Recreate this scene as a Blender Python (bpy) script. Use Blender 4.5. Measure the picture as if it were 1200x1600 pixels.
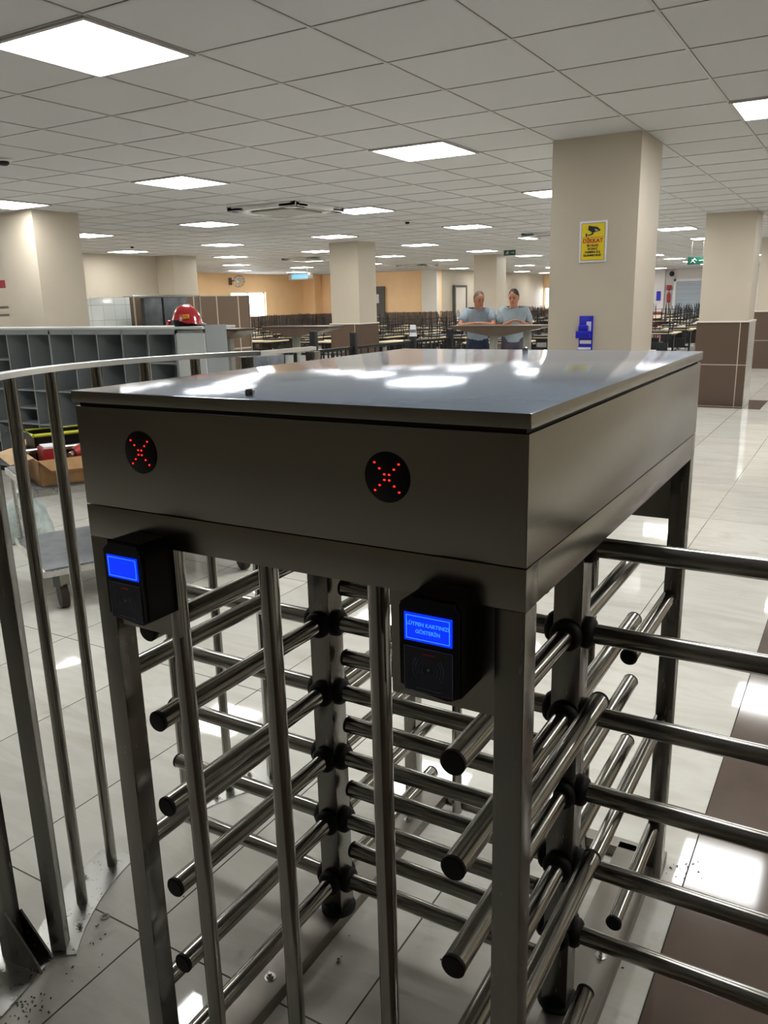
import bpy, bmesh, math, random
from mathutils import Vector, Matrix
random.seed(4)
PI = math.pi
C = bpy.context.scene.collection
for o in list(bpy.data.objects): bpy.data.objects.remove(o)

# ------------------------------------------------------------------ camera
CAMZ = 1.56
def camera():
    yaw, pit, rol, f = 0.536033, -0.255493, 0.0245577, 1259.957
    Rz = Matrix.Rotation(yaw, 3, 'Z'); Rx = Matrix.Rotation(pit, 3, 'X'); Ry = Matrix.Rotation(rol, 3, 'Y')
    R = Rz @ Rx @ Ry
    cx, cy, cz = R.col[0], R.col[1], R.col[2]
    M = Matrix(((cx[0], cz[0], -cy[0], 0), (cx[1], cz[1], -cy[1], 0), (cx[2], cz[2], -cy[2], CAMZ), (0, 0, 0, 1)))
    cam = bpy.data.cameras.new('camera'); o = bpy.data.objects.new('camera', cam); C.objects.link(o)
    o.matrix_world = M
    cam.sensor_fit = 'VERTICAL'; cam.sensor_height = 36; cam.lens = f / 1600 * 36
    cam.clip_start = 0.02; cam.clip_end = 200
    bpy.context.scene.camera = o
camera()
# ------------------------------------------------------------------ world, exposure
W = bpy.data.worlds.new('world'); bpy.context.scene.world = W; W.use_nodes = True
W.node_tree.nodes['Background'].inputs[0].default_value = (0.75, 0.85, 1, 1)
W.node_tree.nodes['Background'].inputs[1].default_value = 0.6
vs = bpy.context.scene.view_settings
vs.view_transform = 'Standard'; vs.look = 'None'; vs.gamma = 1; vs.use_curve_mapping = False
vs.exposure = 0.82
LAMP = 14.0          # ceiling panel emission
WINDOW = 7.0        # daylight in the windows

# ------------------------------------------------------------------ materials
def nodes(name):
    m = bpy.data.materials.new(name); m.use_nodes = True
    nt = m.node_tree; b = nt.nodes['Principled BSDF']
    return m, nt, b
def rgb(h):
    h = h.lstrip('#'); v = [int(h[i:i+2], 16) / 255 for i in (0, 2, 4)]
    return tuple(((c + .055) / 1.055) ** 2.4 if c > .04045 else c / 12.92 for c in v) + (1,)
def pos(nt, scale=(1, 1, 1), loc=(0, 0, 0)):
    g = nt.nodes.new('ShaderNodeNewGeometry'); mp = nt.nodes.new('ShaderNodeMapping')
    mp.inputs['Scale'].default_value = scale; mp.inputs['Location'].default_value = loc
    nt.links.new(g.outputs['Position'], mp.inputs['Vector']); return mp.outputs[0]
def noise(nt, vec, scale, detail=4, rough=.55, dist=0):
    n = nt.nodes.new('ShaderNodeTexNoise'); n.inputs['Scale'].default_value = scale
    n.inputs['Detail'].default_value = detail; n.inputs['Roughness'].default_value = rough
    n.inputs['Distortion'].default_value = dist
    nt.links.new(vec, n.inputs['Vector']); return n.outputs['Fac']
def ramp(nt, fac, stops):
    r = nt.nodes.new('ShaderNodeValToRGB'); el = r.color_ramp.elements
    while len(el) < len(stops): el.new(.5)
    for e, (p, c) in zip(el, stops):
        e.position = p; e.color = c if len(c) == 4 else tuple(c) + (1,)
    nt.links.new(fac, r.inputs[0]); return r.outputs[0]
def mixc(nt, fac, a, b, mode='MIX'):
    m = nt.nodes.new('ShaderNodeMix'); m.data_type = 'RGBA'; m.blend_type = mode
    for s, v in ((0, fac), (6, a), (7, b)):
        if isinstance(v, (int, float)): m.inputs[s].default_value = v
        elif isinstance(v, tuple): m.inputs[s].default_value = v
        else: nt.links.new(v, m.inputs[s])
    return m.outputs[2]
def bump(nt, b, h, strength=.1, dist=.01):
    n = nt.nodes.new('ShaderNodeBump'); n.inputs['Strength'].default_value = strength
    n.inputs['Distance'].default_value = dist
    nt.links.new(h, n.inputs['Height']); nt.links.new(n.outputs[0], b.inputs['Normal'])
def grey(v): return (v, v, v, 1)

def plain(name, hexc, rough=.5, metal=0, var=.08, scale=6, spec=None, coat=0):
    m, nt, b = nodes(name); c = rgb(hexc)
    n = noise(nt, pos(nt), scale, 4)
    lo = tuple(x * (1 - var) for x in c[:3]) + (1,); hi = tuple(min(1, x * (1 + var)) for x in c[:3]) + (1,)
    nt.links.new(ramp(nt, n, [(.3, lo), (.7, hi)]), b.inputs['Base Color'])
    b.inputs['Roughness'].default_value = rough; b.inputs['Metallic'].default_value = metal
    if spec is not None: b.inputs['Specular IOR Level'].default_value = spec
    b.inputs['Coat Weight'].default_value = coat
    return m
def steel(name, hexc, rough, stretch=(1, 1, 1), rvar=.1, bstr=.03, var=.12, sc=60):
    m, nt, b = nodes(name); c = rgb(hexc)
    n1 = noise(nt, pos(nt, stretch), sc, 3); n2 = noise(nt, pos(nt), 7, 5)
    lo = tuple(x * (1 - var) for x in c[:3]) + (1,)
    nt.links.new(ramp(nt, n2, [(.3, lo), (.7, c)]), b.inputs['Base Color'])
    nt.links.new(ramp(nt, n1, [(.25, grey(rough)), (.75, grey(rough + rvar))]), b.inputs['Roughness'])
    b.inputs['Metallic'].default_value = 1
    if bstr > 0: bump(nt, b, n1, bstr, .002)
    return m
def emit(name, col, strength):
    m, nt, b = nodes(name)
    b.inputs['Base Color'].default_value = (.02, .02, .02, 1)
    b.inputs['Emission Color'].default_value = col; b.inputs['Emission Strength'].default_value = strength
    return m

def floor_material():
    m, nt, b = nodes('polished_stone_tiles')
    br = nt.nodes.new('ShaderNodeTexBrick'); br.offset = 0; br.squash = 1
    br.inputs['Scale'].default_value = 1; br.inputs['Mortar Size'].default_value = .0024
    br.inputs['Mortar Smooth'].default_value = .1
    br.inputs['Brick Width'].default_value = .6; br.inputs['Row Height'].default_value = 1.2
    br.inputs['Color1'].default_value = grey(.9); br.inputs['Color2'].default_value = grey(1); br.inputs['Mortar'].default_value = grey(0)
    nt.links.new(pos(nt, (1, 1, 1), (.84 + 60, -1.165 + 60, 0)), br.inputs['Vector'])
    veins = noise(nt, pos(nt, (.5, 2.2, 1)), 2.2, 9, .62, 1.2)
    base = ramp(nt, veins, [(.28, rgb('#d2cfc5')), (.45, rgb('#dfdcd3')), (.55, rgb('#e6e4dc')), (.75, rgb('#d6d2c7'))])
    t = mixc(nt, 1.0, base, br.outputs['Color'], 'MULTIPLY')
    col = mixc(nt, br.outputs['Fac'], t, rgb('#5d5850'))
    dirt = noise(nt, pos(nt), 5.5, 12, .7, .4)
    dm = ramp(nt, dirt, [(.60, grey(0)), (.74, grey(.35))])
    col2 = mixc(nt, dm, col, rgb('#8d867b'))
    nt.links.new(col2, b.inputs['Base Color'])
    r = ramp(nt, noise(nt, pos(nt), 9, 6), [(.3, grey(.025)), (.8, grey(.06))])
    nt.links.new(r, b.inputs['Roughness'])
    b.inputs['Specular IOR Level'].default_value = .55
    inv = nt.nodes.new('ShaderNodeMath'); inv.operation = 'SUBTRACT'; inv.inputs[0].default_value = 1
    nt.links.new(br.outputs['Fac'], inv.inputs[1]); bump(nt, b, inv.outputs[0], .25, .002)
    return m
def strip_material():
    m, nt, b = nodes('brown_floor_tiles')
    n = noise(nt, pos(nt), 3, 6)
    nt.links.new(ramp(nt, n, [(.3, rgb('#5c4f47')), (.7, rgb('#6b5d54'))]), b.inputs['Base Color'])
    b.inputs['Roughness'].default_value = .08; return m
def ceiling_material():
    m, nt, b = nodes('ceiling_tiles')
    br = nt.nodes.new('ShaderNodeTexBrick'); br.offset = 0
    br.inputs['Scale'].default_value = 1; br.inputs['Mortar Size'].default_value = .011
    br.inputs['Brick Width'].default_value = .6; br.inputs['Row Height'].default_value = .6
    br.inputs['Color1'].default_value = grey(.94); br.inputs['Color2'].default_value = grey(1); br.inputs['Mortar'].default_value = grey(.4)
    nt.links.new(pos(nt, (1, 1, 1), (2.628 + 60, -2.935 + 60, 0)), br.inputs['Vector'])
    c = mixc(nt, 1.0, rgb('#c3c3c3'), br.outputs['Color'], 'MULTIPLY')
    nt.links.new(c, b.inputs['Base Color']); b.inputs['Roughness'].default_value = .75
    bump(nt, b, noise(nt, pos(nt), 120, 2), .15, .002)
    return m
def wall_tile_material(name, hexa, hexb, w, h, ox=0, oz=0, axis='X', groove='#b5aa9c', rough=.25, ms=.006):
    m, nt, b = nodes(name)
    g = nt.nodes.new('ShaderNodeNewGeometry'); s = nt.nodes.new('ShaderNodeSeparateXYZ'); cmb = nt.nodes.new('ShaderNodeCombineXYZ')
    nt.links.new(g.outputs['Position'], s.inputs[0])
    if axis == 'XY':
        ad = nt.nodes.new('ShaderNodeMath'); ad.operation = 'ADD'
        nt.links.new(s.outputs[0], ad.inputs[0]); nt.links.new(s.outputs[1], ad.inputs[1]); src = ad.outputs[0]
    else: src = s.outputs['XYZ'.index(axis)]
    nt.links.new(src, cmb.inputs[0]); nt.links.new(s.outputs[2], cmb.inputs[1])
    mp = nt.nodes.new('ShaderNodeMapping'); mp.inputs['Location'].default_value = (ox + 60, oz, 0)
    nt.links.new(cmb.outputs[0], mp.inputs[0])
    br = nt.nodes.new('ShaderNodeTexBrick'); br.offset = 0
    br.inputs['Scale'].default_value = 1; br.inputs['Mortar Size'].default_value = ms
    br.inputs['Brick Width'].default_value = w; br.inputs['Row Height'].default_value = h
    br.inputs['Color1'].default_value = rgb(hexa); br.inputs['Color2'].default_value = rgb(hexb); br.inputs['Mortar'].default_value = rgb(groove)
    nt.links.new(mp.outputs[0], br.inputs['Vector'])
    nt.links.new(br.outputs['Color'], b.inputs['Base Color']); b.inputs['Roughness'].default_value = rough
    return m

M = {}
M['floor'] = floor_material(); M['strip'] = strip_material(); M['ceiling'] = ceiling_material()
M['tbar'] = plain('ceiling_bar_white', '#aaa8a4', .3, 0, .03)
M['cream'] = plain('cream_wall_paint', '#bbb1a0', .55, 0, .03, 2)
M['cream_light'] = plain('pale_wall_paint', '#d8d2c8', .5, 0, .03, 2)
M['orange'] = plain('peach_wall_paint', '#f6cf9e', .55, 0, .03, 2)
M['white_wall'] = plain('white_wall_paint', '#dcd8d8', .5, 0, .03, 2)
M['dado'] = wall_tile_material('brown_dado_tiles', '#54443a', '#5a4a3f', .6, .585, 1.53, 0, 'X')
M['dado_far'] = wall_tile_material('dark_brown_wall_tiles', '#66564a', '#735f50', .3, 1.2, 0, 0, 'XY', '#8a7a6a')
M['partition'] = wall_tile_material('brown_partition_tiles', '#6a5747', '#705c4b', .52, .86, 0.1, 0, 'Y', '#c9beb0', .3, .012)
M['steel'] = steel('brushed_steel', '#85837d', .25, (1, 1, .15), .03, 0, .05, 90)
M['tube'] = steel('steel_tube', '#94928b', .17, (1, 1, .3), .03, 0, .05, 70)
M['panel'] = steel('brushed_steel_panel', '#8d8a82', .24, (.5, .5, 6), .03, 0, .05, 30)
M['lid'] = steel('daylit_steel_lid', '#b2c8e8', .08, (1, 7, 1), .04, .09, .02, 16)  # blue of reflected daylight put into the steel's base colour
M['rail'] = steel('satin_rail_steel', '#f0f3f4', .3, (1, 1, 1), .04, 0, .03)
M['channel'] = steel('dull_channel_steel', '#8c877f', .42, (1, 1, 1), .1, 0, .12)
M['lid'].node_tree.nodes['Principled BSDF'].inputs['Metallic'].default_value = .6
M['bright'] = steel('bright_steel', '#c6c6c2', .26, (1, 1, 1), .06, 0, .05)
M['rubber'] = plain('black_rubber', '#060606', .6, 0, .2, 30, .3)
M['blackp'] = plain('black_plastic', '#030305', .45, 0, .2, 20, .25)
M['blackm'] = plain('black_metal', '#17181b', .4, .3, .2, 8)
M['navy'] = plain('navy_label', '#0a0d30', .25, 0, .1, 8)
M['silverp'] = plain('pale_print', '#8a8fa6', .4, 0, .05)
M['lcd'] = emit('blue_display', (.0, .03, 1, 1), .62)
M['lcdt'] = emit('display_letters', (.04, .26, 1, 1), .7)
M['red_led'] = emit('red_led', (1, .012, .01, 1), 2.2)
M['light'] = emit('ceiling_light_panel', (1, 1, .975, 1), LAMP)
M['day'] = emit('daylight_glass', (.95, .98, 1, 1), WINDOW)
M['cyan'] = emit('pale_blue_screen', (.25, .7, 1, 1), .5)
M['white'] = plain('white_plastic', '#dcdcda', .4, 0, .03)
M['grille'] = plain('grey_grille', '#8b8a82', .6, 0, .1)
M['dark'] = plain('dark_slot', '#14130f', .7, 0, .1)
M['laminate'] = plain('grey_laminate', '#83888a', .45, 0, .04, 3)
M['laminate_l'] = plain('pale_grey_laminate', '#b4b8b6', .45, 0, .03, 3)
M['laminate_t'] = plain('grey_laminate_top', '#a09c94', .4, 0, .04, 3)
M['red'] = plain('red_plastic', '#b01822', .18, 0, .08, 8, .6, .5)
M['red_d'] = plain('dull_red', '#9a1a20', .45, 0, .15, 14)
M['gold'] = plain('gold_badge', '#c78a1c', .4, 0, .25, 60)
M['yellow'] = plain('sign_yellow', '#dfc70c', .35, 0, .04)
M['lime'] = plain('yellow_green_plastic', '#b9bf25', .4, 0, .05)
M['green'] = plain('exit_green', '#0e4a3c', .35, 0, .1)
M['ink'] = plain('black_ink', '#151515', .5, 0, .05)
M['ink_red'] = plain('red_ink', '#b5231c', .5, 0, .05)
M['blue'] = plain('blue_card', '#1c1fae', .3, 0, .15, 20)
M['paper'] = plain('paper', '#d5d5dc', .5, 0, .03)
M['card'] = plain('cardboard', '#a07a50', .8, 0, .3, 9)
M['card_l'] = plain('cardboard_flap', '#c7a67e', .8, 0, .1, 9)
M['deck'] = plain('grey_deck', '#70747b', .4, .2, .3, 10)
M['bag'] = plain('milky_plastic_bag', '#b9c6c2', .3, 0, .35, 12)
M['teal'] = plain('teal_print', '#4fb89a', .5, 0, .1)
M['brownwheel'] = plain('dark_brown_rubber', '#2a1712', .6, 0, .15)
M['wedge'] = plain('brown_laminate_edge', '#55473b', .4, 0, .15, 5)
M['tabletop'] = plain('cream_laminate', '#e6d3ae', .3, 0, .06, 3)
M['foil'] = plain('wrapped_dark_foil', '#3a3e42', .25, 0, .3, 8)
M['swarf'] = plain('drill_swarf', '#3a332b', .9, 0, .3, 40)
M['skin'] = plain('skin', '#a9745a', .55, 0, .06, 30)
M['hair'] = plain('dark_hair', '#231a15', .7, 0, .2, 80)
M['hair_g'] = plain('greying_hair', '#4c4038', .7, 0, .25, 80)
M['shirt'] = plain('grey_blue_cotton', '#7f8b95', .85, 0, .1, 12)
M['shirt2'] = plain('pale_grey_cotton', '#87949b', .85, 0, .1, 12)
M['trousers'] = plain('navy_trousers', '#1c2740', .85, 0, .1, 12)
M['trousers2'] = plain('grey_trousers', '#4a4654', .85, 0, .1, 12)
M['eye'] = plain('eye_dark', '#1b120e', .3, 0, .05)
M['lip'] = plain('lip', '#7c4238', .5, 0, .05)
M['shutter'] = wall_tile_material('grey_shutter_slats', '#a3adb6', '#9aa4ae', 40, .09, 0, 0, 'X', '#8d969e', .4)
M['greydoor'] = plain('dark_grey_door_paint', '#4f4e48', .5, 0, .06)
M['whitetile'] = wall_tile_material('white_gloss_tiles', '#dbdfdc', '#cfd4d0', .2, .2, 0, 0, 'Y', '#bfc4c0', .1)

# ------------------------------------------------------------------ mesh builder
class MB:
    def __init__(s): s.b = bmesh.new(); s.mi = 0
    def _tag(s, geom_verts):
        fs = set()
        for v in geom_verts: fs.update(v.link_faces)
        for f in fs: f.material_index = s.mi
    def box(s, x0, y0, z0, x1, y1, z1, bev=0, rot=None, org=None):
        vs_ = [s.b.verts.new(p) for p in ((x0, y0, z0), (x1, y0, z0), (x1, y1, z0), (x0, y1, z0), (x0, y0, z1), (x1, y0, z1), (x1, y1, z1), (x0, y1, z1))]
        fs = [s.b.faces.new([vs_[i] for i in q]) for q in ((3, 2, 1, 0), (4, 5, 6, 7), (0, 1, 5, 4), (1, 2, 6, 5), (2, 3, 7, 6), (3, 0, 4, 7))]
        for f in fs: f.material_index = s.mi
        if bev > 0:
            es = list({e for f in fs for e in f.edges})
            r = bmesh.ops.bevel(s.b, geom=es, offset=bev, segments=2, affect='EDGES', profile=.6)
            vs_ = list({v for f in r['faces'] for v in f.verts} | {v for v in vs_ if v.is_valid})
            s._tag(vs_)
        if rot is not None:
            bmesh.ops.transform(s.b, matrix=Matrix.Translation(org) @ rot @ Matrix.Translation(-Vector(org)), verts=vs_)
        return s
    def cyl(s, a, b, r, r2=None, n=20, caps=True):
        a, b = Vector(a), Vector(b); d = b - a; r2 = r if r2 is None else r2
        q = d.to_track_quat('Z', 'Y').to_matrix()
        A = [s.b.verts.new(a + q @ Vector((r * math.cos(2*PI*i/n), r * math.sin(2*PI*i/n), 0))) for i in range(n)]
        B = [s.b.verts.new(b + q @ Vector((r2 * math.cos(2*PI*i/n), r2 * math.sin(2*PI*i/n), 0))) for i in range(n)]
        for i in range(n):
            f = s.b.faces.new((A[i], A[(i+1) % n], B[(i+1) % n], B[i])); f.material_index = s.mi
        if caps:
            for f in (s.b.faces.new(A[::-1]), s.b.faces.new(B)): f.material_index = s.mi
        return s
    def lathe(s, c, prof, n=24, axis=(0, 0, 1)):
        q = Vector(axis).to_track_quat('Z', 'Y').to_matrix(); c = Vector(c); rings = []
        for r, z in prof:
            rings.append([s.b.verts.new(c + q @ Vector((max(r, 1e-5) * math.cos(2*PI*i/n), max(r, 1e-5) * math.sin(2*PI*i/n), z))) for i in range(n)])
        for A, B in zip(rings, rings[1:]):
            for i in range(n):
                f = s.b.faces.new((A[i], A[(i+1) % n], B[(i+1) % n], B[i])); f.material_index = s.mi
        for f in (s.b.faces.new(rings[0][::-1]), s.b.faces.new(rings[-1])): f.material_index = s.mi
        return s
    def prism(s, pts, vec):
        vec = Vector(vec); A = [s.b.verts.new(p) for p in pts]; B = [s.b.verts.new(Vector(p) + vec) for p in pts]; n = len(pts)
        fs = [s.b.faces.new(A[::-1]), s.b.faces.new(B)]
        for i in range(n): fs.append(s.b.faces.new((A[i], A[(i+1) % n], B[(i+1) % n], B[i])))
        for f in fs: f.material_index = s.mi
        return s
    def tube(s, pts, r, n=10):
        pts = [Vector(p) for p in pts]; rings = []
        for i, p in enumerate(pts):
            d = (pts[min(i+1, len(pts)-1)] - pts[max(i-1, 0)]).normalized()
            q = d.to_track_quat('Z', 'Y').to_matrix()
            rr = r[i] if isinstance(r, (list, tuple)) else r
            rings.append([s.b.verts.new(p + q @ Vector((rr * math.cos(2*PI*k/n), rr * math.sin(2*PI*k/n), 0))) for k in range(n)])
        for A, B in zip(rings, rings[1:]):
            best = min(range(n), key=lambda t: (A[0].co - B[t].co).length)
            for k in range(n):
                f = s.b.faces.new((A[k], A[(k+1) % n], B[(k+1+best) % n], B[(k+best) % n])); f.material_index = s.mi
        for f in (s.b.faces.new(rings[0][::-1]), s.b.faces.new(rings[-1])): f.material_index = s.mi
        return s
    def sphere(s, c, r, sc=(1, 1, 1), u=16, v=10):
        m = Matrix.Translation(c) @ Matrix.Diagonal((sc[0], sc[1], sc[2], 1))
        g = bmesh.ops.create_uvsphere(s.b, u_segments=u, v_segments=v, radius=r, matrix=m)
        s._tag(g['verts']); return s
    def mat(s, i): s.mi = i; return s
    def mesh(s, name, org=(0, 0, 0)):
        bmesh.ops.translate(s.b, verts=s.b.verts, vec=-Vector(org))
        bmesh.ops.recalc_face_normals(s.b, faces=s.b.faces)
        me = bpy.data.meshes.new(name); s.b.to_mesh(me); s.b.free()
        for p in me.polygons: p.use_smooth = True
        me.set_sharp_from_angle(angle=math.radians(35))
        return me

def link(name, me, mats, parent=None, loc=(0, 0, 0)):
    o = bpy.data.objects.new(name, me); C.objects.link(o)
    if not me.materials:
        for m in (mats if isinstance(mats, (list, tuple)) else [mats]): me.materials.append(M[m])
    if parent: o.parent = parent
    o.location = loc
    return o
def tag(o, label=None, cat=None, group=None, kind=None):
    if label: o['label'] = label
    if cat: o['category'] = cat
    if group: o['group'] = group
    if kind: o['kind'] = kind
    return o
def root(name, loc, label, cat, group=None):
    o = bpy.data.objects.new(name, None); C.objects.link(o); o.location = loc; o.empty_display_size = .05
    return tag(o, label, cat, group)
def part(name, mb, mats, parent, org, label=None):       # mb is in world coordinates, org = the thing's origin
    o = link(name, mb.mesh(name, org), mats, parent)
    if label: o['label'] = label
    return o
def single(name, mb, mats, loc, label, cat, group=None):
    o = link(name, mb.mesh(name, loc), mats, None, loc); return tag(o, label, cat, group)
def struct(name, mb, mats, parent=None, org=(0, 0, 0)):
    o = link(name, mb.mesh(name, org), mats, parent, org if not parent else (0, 0, 0))
    if not parent: o['kind'] = 'structure'
    return o
def copy_tree(o, parent=None):
    c = o.copy(); C.objects.link(c)
    if parent: c.parent = parent
    for ch in list(o.children): copy_tree(ch, c)
    return c
def text_mesh(txt, size, depth=.0006, bold=0, extrude=True, align='CENTER', spacing=1.0):
    cu = bpy.data.curves.new('text', 'FONT'); cu.body = txt; cu.size = size; cu.align_x = align; cu.align_y = 'CENTER'
    cu.extrude = depth; cu.offset = bold; cu.space_character = spacing
    o = bpy.data.objects.new('text', cu); C.objects.link(o)
    dg = bpy.context.evaluated_depsgraph_get(); me = bpy.data.meshes.new_from_object(o.evaluated_get(dg))
    bpy.data.objects.remove(o); me.materials.clear(); return me
def put_text(name, txt, size, mat, parent, loc, rot, **k):
    o = link(name, text_mesh(txt, size, **k), mat, parent, loc); o.rotation_euler = rot; return o

# ------------------------------------------------------------------ room
CH = 2.612
gx0, gy0 = -2.628, 2.935
struct('floor', MB().box(-24, -6, -.2, 5, 42, 0), 'floor')
struct('ceiling', MB().box(-24, -6, CH, 5, 42, CH + .2), 'ceiling')
mb = MB()
x = gx0 - .6 * 35
while x < 5:
    mb.box(x - .007, -6, CH - .004, x + .007, 42, CH + .001); x += .6
y = gy0 - .6 * 14
while y < 42:
    mb.box(-24, y - .007, CH - .0035, 5, y + .007, CH + .001); y += .6
struct('trim_1', mb, 'tbar')
struct('trim_2', MB().box(-.272, -6, -.01, 1.3, 30, .0012), 'strip')
struct('trim_3', MB().box(-.2755, -6, -.01, -.272, 30, .0016), 'dark')
mb = MB(); mb.box(-2.55, 12.12, -.01, -1.17, 13.2, .0012); struct('trim_4', mb, 'strip')

struct('wall_right', MB().box(3.4, -6, 0, 3.6, 42, CH), 'cream')
struct('wall_behind', MB().box(-24, -6, 0, 5, -5.8, CH), 'cream')
struct('wall_left', MB().box(-13.6, -6, 0, -13.4, 13.2, CH), 'cream')
struct('wall_pier', MB().box(-13.6, 13.2, 0, -12.9, 13.9, CH), 'cream')
struct('wall_hall_front', MB().box(-19.4, 13.7, 0, -13.6, 13.9, CH), 'orange')
# hall left wall with a window opening
def wall_with_opening(name, fixed, a0, a1, o0, o1, z0, z1, axis, thick, mat):
    mb = MB()
    def bx(p0, p1, q0, q1):
        if axis == 'Y': mb.box(fixed - thick, p0, q0, fixed, p1, q1)
        else: mb.box(p0, fixed, q0, p1, fixed + thick, q1)
    bx(a0, o0, 0, CH); bx(o1, a1, 0, CH); bx(o0, o1, 0, z0); bx(o0, o1, z1, CH)
    struct(name, mb, mat)
wall_with_opening('wall_hall_left', -19.2, 13.9, 27.2, 22.3, 24.22, .75, 2.0, 'Y', .2, 'orange')
def window(name, fixed, o0, o1, z0, z1, axis, sgn):
    fr = MB(); gl = MB(); t = .05
    def bx(m, p0, p1, q0, q1, d0, d1):
        if axis == 'Y': m.box(fixed + d0, p0, q0, fixed + d1, p1, q1)
        else: m.box(p0, fixed + d0, q0, p1, fixed + d1, q1)
    for p0, p1, q0, q1 in ((o0, o0+t, z0, z1), (o1-t, o1, z0, z1), (o0, o1, z0, z0+t), (o0, o1, z1-t, z1), ((o0+o1)/2-.025, (o0+o1)/2+.025, z0, z1)):
        bx(fr, p0, p1, q0, q1, -.12*sgn if sgn > 0 else .06, -.06*sgn if sgn > 0 else .12)
    bx(gl, o0, o1, z0, z1, -.1 if sgn > 0 else .09, -.09 if sgn > 0 else .1)
    f = struct(name, fr, 'white'); part('pane', gl, 'day', f, (0, 0, 0))
window('window_1', -19.2, 22.3, 24.22, .75, 2.0, 'Y', 1)
struct('wall_hall_back', MB().box(-19.4, 27, 0, -13.5, 27.2, CH), 'orange')
struct('wall_pilaster', MB().box(-19.82, 26.55, 0, -19.2 + .55, 27, CH), 'orange')
struct('wall_pilaster', MB().box(-14.1, 26.8, 0, -13.5, 27, CH), 'cream_light')
struct('wall_hall_side', MB().box(-13.7, 27.2, 0, -13.5, 38, CH), 'cream')
wall_with_opening('wall_back', 38, -13.7, -9.3, -13.45, -13.0, 1.05, 2.02, 'X', .2, 'orange')
window('window_2', 38, -13.45, -13.0, 1.05, 2.02, 'X', -1)
struct('wall_far', MB().box(-9.3, 38, 0, 3.4, 38.2, CH), 'white_wall')
struct('wall_far_pier', MB().box(-9.3, 37.7, 0, -7.9, 38, CH), 'white_wall')
# brown dados on the hall walls
mb = MB(); mb.box(-19.2, 13.9, 0, -19.17, 27, 1.15); mb.box(-19.2, 26.97, 0, -13.5, 27, 1.15); mb.box(-13.5, 27.2, 0, -13.47, 38, 1.15)
mb.box(-14.12, 26.77, 0, -13.49, 26.8, 1.15); mb.box(-18.65, 26.52, 0, -19.2, 26.55, 1.15); mb.box(-18.65, 26.52, 0, -18.62, 27, 1.15)
mb.box(-13.45, 37.97, 0, -9.3, 38, 1.02)
struct('baseboard_hall', mb, 'dado_far')

def column(name, x0, y0, s=.61, dado=True, mats=('cream', 'dado'), top=1.165):
    o = struct(name, MB().box(x0, y0, 0, x0 + s, y0 + s, CH), mats[0], None, (x0, y0, 0))
    if dado:
        mb = MB(); e = .022
        mb.box(x0 - e, y0 - e, 0, x0 + s + e, y0 + s + e, top)
        part('tile_cladding', mb, mats[1], o, (x0, y0, 0))
        mb = MB(); mb.box(x0 - e - .012, y0 - e - .012, top, x0 + s + e + .012, y0 + s + e + .012, top + .02)
        part('ledge', mb, 'cream_light', o, (x0, y0, 0))
    return o
column('column', -2.035, 5.85, top=1.13)
c2 = column('column', -2.08, 12.32, .64)
g = MB()
for z0, z1 in ((0, 2.0),): g.box(-1.42, 12.29, z0, -1.405, 12.36, z1); g.box(-1.48, 12.285, 0, -1.405, 12.297, 1.16)
part('corner_guard', MB().box(-1.418, 12.30, 0, -1.412, 12.97, 1.165), 'bright', c2, (-2.08, 12.32, 0))
column('column', -2.06, 18.75)
column('column', -8.53, 6.05)
column('column', -8.64, 12.82)
column('column', -8.7, 19.35)
column('column', -2.05, 25.5); column('column', -8.7, 26)

# a grey door in the hall's back wall
def door(name, x0, x1, y, z1, mat, handle=True):
    o = struct(name, MB().box(x0, y - .05, 0, x1, y, z1, .004), mat, None, (x0, y, 0))
    f = MB(); f.box(x0 - .07, y - .07, 0, x0, y, z1 + .07); f.box(x1, y - .07, 0, x1 + .07, y, z1 + .07); f.box(x0, y - .07, z1, x1, y, z1 + .07)
    part('door_frame', f, mat, o, (x0, y, 0))
    return o
d1 = door('door_1', -16.75, -15.82, 26.97, 2.03, 'greydoor')
part('handle', MB().cyl((-15.95, 26.88, 1.0), (-16.1, 26.88, 1.0), .012).cyl((-15.95, 26.93, 1.0), (-15.95, 26.88, 1.0), .012), 'bright', d1, (-16.75, 26.97, 0))
single('paper_notice', MB().box(-16.2, 26.9, 1.5, -15.98, 26.918, 1.82), 'paper', (-16.1, 26.91, 1.5), 'white paper notice stuck on the dark grey door in the peach back wall', 'notice')
d2 = struct('door_2', MB().box(-13.5, 28.2, 0, -13.42, 29.1, 2.0), 'cream_light', None, (-13.46, 28.2, 0))
part('door_frame', MB().box(-13.5, 28.1, 0, -13.40, 28.2, 2.08).box(-13.5, 29.1, 0, -13.40, 29.2, 2.08).box(-13.5, 28.2, 2.0, -13.40, 29.1, 2.08), 'greydoor', d2, (-13.46, 28.2, 0))
d3 = struct('door_3', MB().box(-7.45, 37.9, 0, -5.3, 37.98, 2.1), 'shutter', None, (-6.4, 37.95, 0))
part('door_frame', MB().box(-7.55, 37.88, 0, -7.45, 38, 2.2).box(-5.3, 37.88, 0, -5.2, 38, 2.2).box(-7.55, 37.88, 2.1, -5.2, 38, 2.2), 'white', d3, (-6.4, 37.95, 0))

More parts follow.
